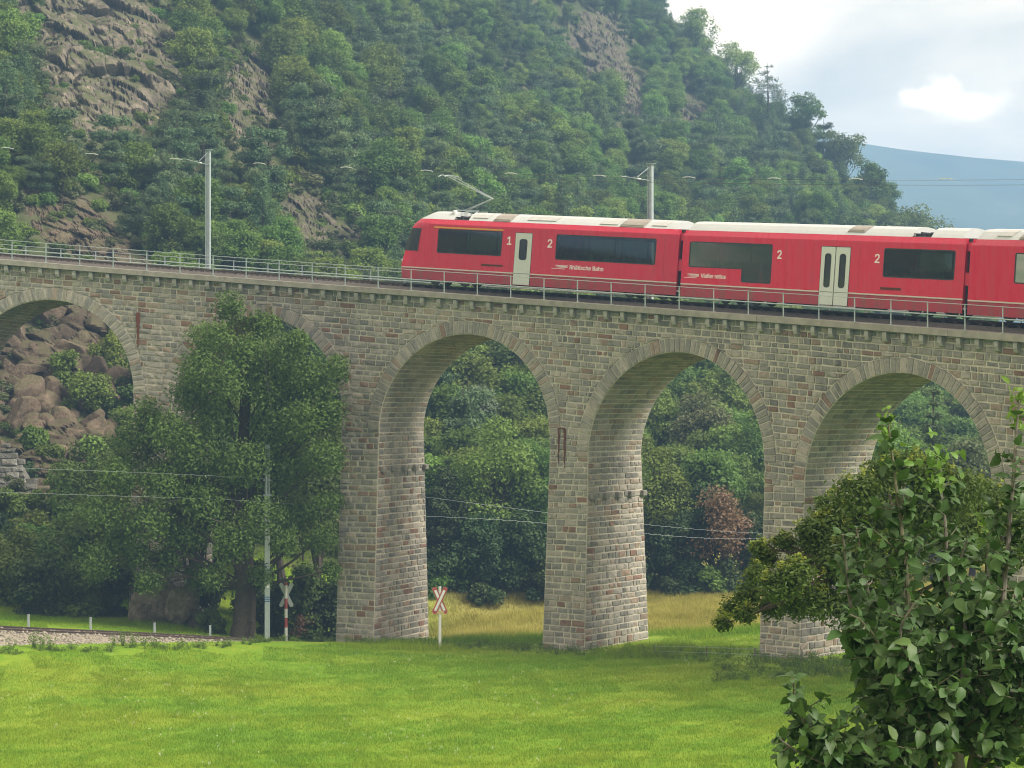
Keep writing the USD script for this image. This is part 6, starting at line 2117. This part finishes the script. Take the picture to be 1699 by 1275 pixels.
for si, (pts, Y, dY, r0) in enumerate(stems):
    P = pxpath(pts, Y, dY, 26)
    P = P + np.cumsum(rn.normal(0, 0.004, P.shape), 0)
    MB().tube(P, np.linspace(r0, 0.006, len(P)), 7).build("branch", "bark_grey" if si % 3 else "twig_green", near, smooth=50)
    T = unit(np.gradient(P, axis=0))
    # leaves along the stem in a spiral, more on side twigs
    for i in range(5, len(P)):
        f_ = i / len(P)
        for q_ in range(4 if f_ < 0.78 else 3 if i < len(P) - 2 else 6):
            a = rn.uniform(0, 2 * PI)
            out = unit(np.cross(T[i], rn.normal(size=3)))
            tdir = unit(out + T[i] * rn.uniform(0.1, 0.9) + [0, 0, -0.25 * (1 - f_)])
            LVS.append((P[i] + out * 0.012, tdir, unit(np.array([0, -0.25, 0.8]) + rn.normal(0, 0.42, 3) + out * 0.2), 0.094 * rn.uniform(0.45, 1.4) * (1.0 if f_ < 0.85 else 0.7)))
        if f_ < 0.9 and rn.random() < (0.95 if f_ < 0.74 else 0.6):
            for _t in range(4 if f_ < 0.5 else 3 if f_ < 0.74 else 1):
                out = unit(np.cross(T[i], rn.normal(size=3)) + T[i] * rn.uniform(0.2, 0.8))
                Lt = rn.uniform(0.12, 0.40) * (1.25 - 0.9 * f_)
                tw = bend(P[i], P[i] + out * Lt, rn, 0.06, 6)
                MB_t = (tw, Lt)
                fresh.append(MB_t)
                for w_ in range(1, 6):
                    for _q in range(2):
                        o2 = unit(np.cross(out, rn.normal(size=3)))
                        LVS.append((tw[w_], unit(o2 + out * rn.uniform(0.2, 0.9) + [0, 0, -0.2]), unit(np.array([0, -0.3, 0.75]) + rn.normal(0, 0.45, 3)), 0.082 * rn.uniform(0.4, 1.4)))
tws = MB()
for tw, Lt in fresh:
    tws.tube(tw, np.linspace(0.006, 0.0025, len(tw)), 4, False)
tws.build("twigs", "twig_green", near, kind="stuff")
C = np.array([a for a, b, c, d in LVS])
V, F8 = ovate(C, np.array([b for a, b, c, d in LVS]), np.array([c for a, b, c, d in LVS]), np.array([d for a, b, c, d in LVS]), np.array([d for a, b, c, d in LVS]) * 0.66, rn)
lx, ly = project(V)
area = np.ptp(lx, axis=1) * np.ptp(ly, axis=1) * ((lx.mean(1) > 0) & (lx.mean(1) < 1690) & (ly.mean(1) < 1265)) * (1.0 + 0.0 * lx[:, 0])
front = area * (V[:, :, 1].mean(1) < np.quantile(V[:, :, 1].mean(1), 0.45))
pick = set(np.argsort(-front)[:298].tolist())
for i in sorted(pick):
    MB().add(V[i], F8).build("leaf", "leaf_near", near, smooth=True)
others = np.array([i for i in range(len(V)) if i not in pick])
nv = V.shape[1]
MB().add(V[others].reshape(-1, 3), (np.arange(len(others))[:, None, None] * nv + F8[None]).reshape(-1, 3)).build("foliage", "leaf_near", near, smooth=True, kind="stuff")
# fresh pale shoots at three tips
for px, py, n, sc in ((1470, 712, 34, 0.055), (1556, 772, 60, 0.07), (1690, 675, 36, 0.06), (1632, 870, 24, 0.06)):
    c = at(px, py + 20, 12.4)
    k_ = np.linspace(0, 1, n)[:, None]
    C_ = c + np.array([0, 0, 1]) * (k_ * 0.24 - 0.06) + rn.normal(0, 0.03 + 0.03 * (px == 1556), (n, 3))
    V_, F_ = ovate(C_, sphere_dirs(n, rn, 0.9), rn.normal(0, 0.5, (n, 3)) + [0, -0.5, 0.6], np.full(n, sc) * rn.uniform(0.7, 1.2, n), np.full(n, sc * 0.55), rn)
    MB().add(V_.reshape(-1, 3), (np.arange(n)[:, None, None] * nv + F_[None]).reshape(-1, 3)).build("fresh_shoot", "leaf_near_fresh", near, smooth=True, kind="stuff")

# the tree behind it with small yellowish leaves
BY = 30.0
bb = at(1520, 1200, BY)
bb[2] = float(terrain(bb[0], bb[1])) - 0.1
wal = thing("walnut_tree", "bushy tree with small yellow-tipped leaves behind the near big-leaved tree", "tree", bb)
MB().tube(np.vstack([bb[None], at(1515, 1150, BY)[None], at(1500, 1000, BY)[None], at(1490, 900, BY)[None], at(1500, 800, BY)[None]]), [0.2, 0.16, 0.11, 0.07, 0.02], 9).build("trunk", "bark_grey", wal, smooth=50)
PCs, PRs, tips = [], [], []
for px, py, rp in [(1385, 850, 40), (1425, 820, 38), (1465, 790, 36), (1500, 775, 34), (1540, 790, 40), (1585, 815, 44), (1630, 830, 44), (1670, 850, 40), (1370, 890, 44), (1420, 880, 50), (1480, 850, 50), (1540, 860, 54), (1600, 880, 50), (1660, 910, 48), (1345, 925, 40), (1400, 940, 50), (1460, 930, 50), (1320, 955, 30), (1290, 975, 32),
                   (1270, 930, 22), (1262, 910, 16), (1258, 955, 22), (1240, 990, 24), (1215, 1010, 20), (1200, 1035, 14), (1235, 1020, 18), (1280, 1010, 24), (1320, 1000, 30), (1360, 1000, 36), (1420, 1010, 46), (1480, 1020, 50), (1300, 900, 18), (1345, 880, 24)]:
    p = at(px, py, BY + rn.uniform(-1.1, 1.1))
    PCs.append(p)
    PRs.append(rp / (FPX / BY))
    a_ = at(1500 + rn.normal(0, 10), min(py + 90, 1080), BY) if px > 1330 else at(1400 + rn.normal(0, 10), 945 + rn.normal(0, 8), BY)
    MB().tube(bend(a_, p, rn, 0.05, 6), np.linspace(0.045, 0.008, 6), 5, False).build("branch", "bark_dark", wal, smooth=50)
PCs, PRs = np.array(PCs), np.array(PRs)
C, N, L_, W_ = puff_leaves(rn, PCs, PRs, 42000, 0.085, 0.036, squash=0.8, up=0.25, nup=0.6, inner=0.3)
MB().add(*leaf_quads(C, N, L_, W_, rn, 0.1, 0.25)).build("crown", "leaf_walnut", wal)
k = rn.choice(len(PCs), 230)
d = sphere_dirs(230, rn, 1.1)
TC_ = PCs[k] + d * PRs[k][:, None] * 0.98
C = (TC_[:, None, :] + rn.normal(0, 0.035, (230, 16, 3))).reshape(-1, 3)
MB().add(*leaf_quads(C, rn.normal(0, 0.5, C.shape) + [0, -0.2, 0.8], 0.07, 0.03, rn, 0.1)).build("pale_tips", "leaf_tips", wal)

# ------------------------------------------------------------------ haze
HZ = 9400.0
hb = trimesh.creation.box((2 * HZ, 2 * HZ, 335))
hb.apply_translation((0, 0, 335 / 2 - 9.0))
MAT["haze"] = usdkit.material(stage, "/World/Looks/haze", {"v": ("principled_volume", {"color": (0.36, 0.62, 1.0), "density": 0.00058, "anisotropy": 0.0})}, volume="v.volume")
MB().add(np.array(hb.vertices), np.array(hb.faces)).build("haze", "haze", kind="stuff", label="thin blue air haze filling the valley")
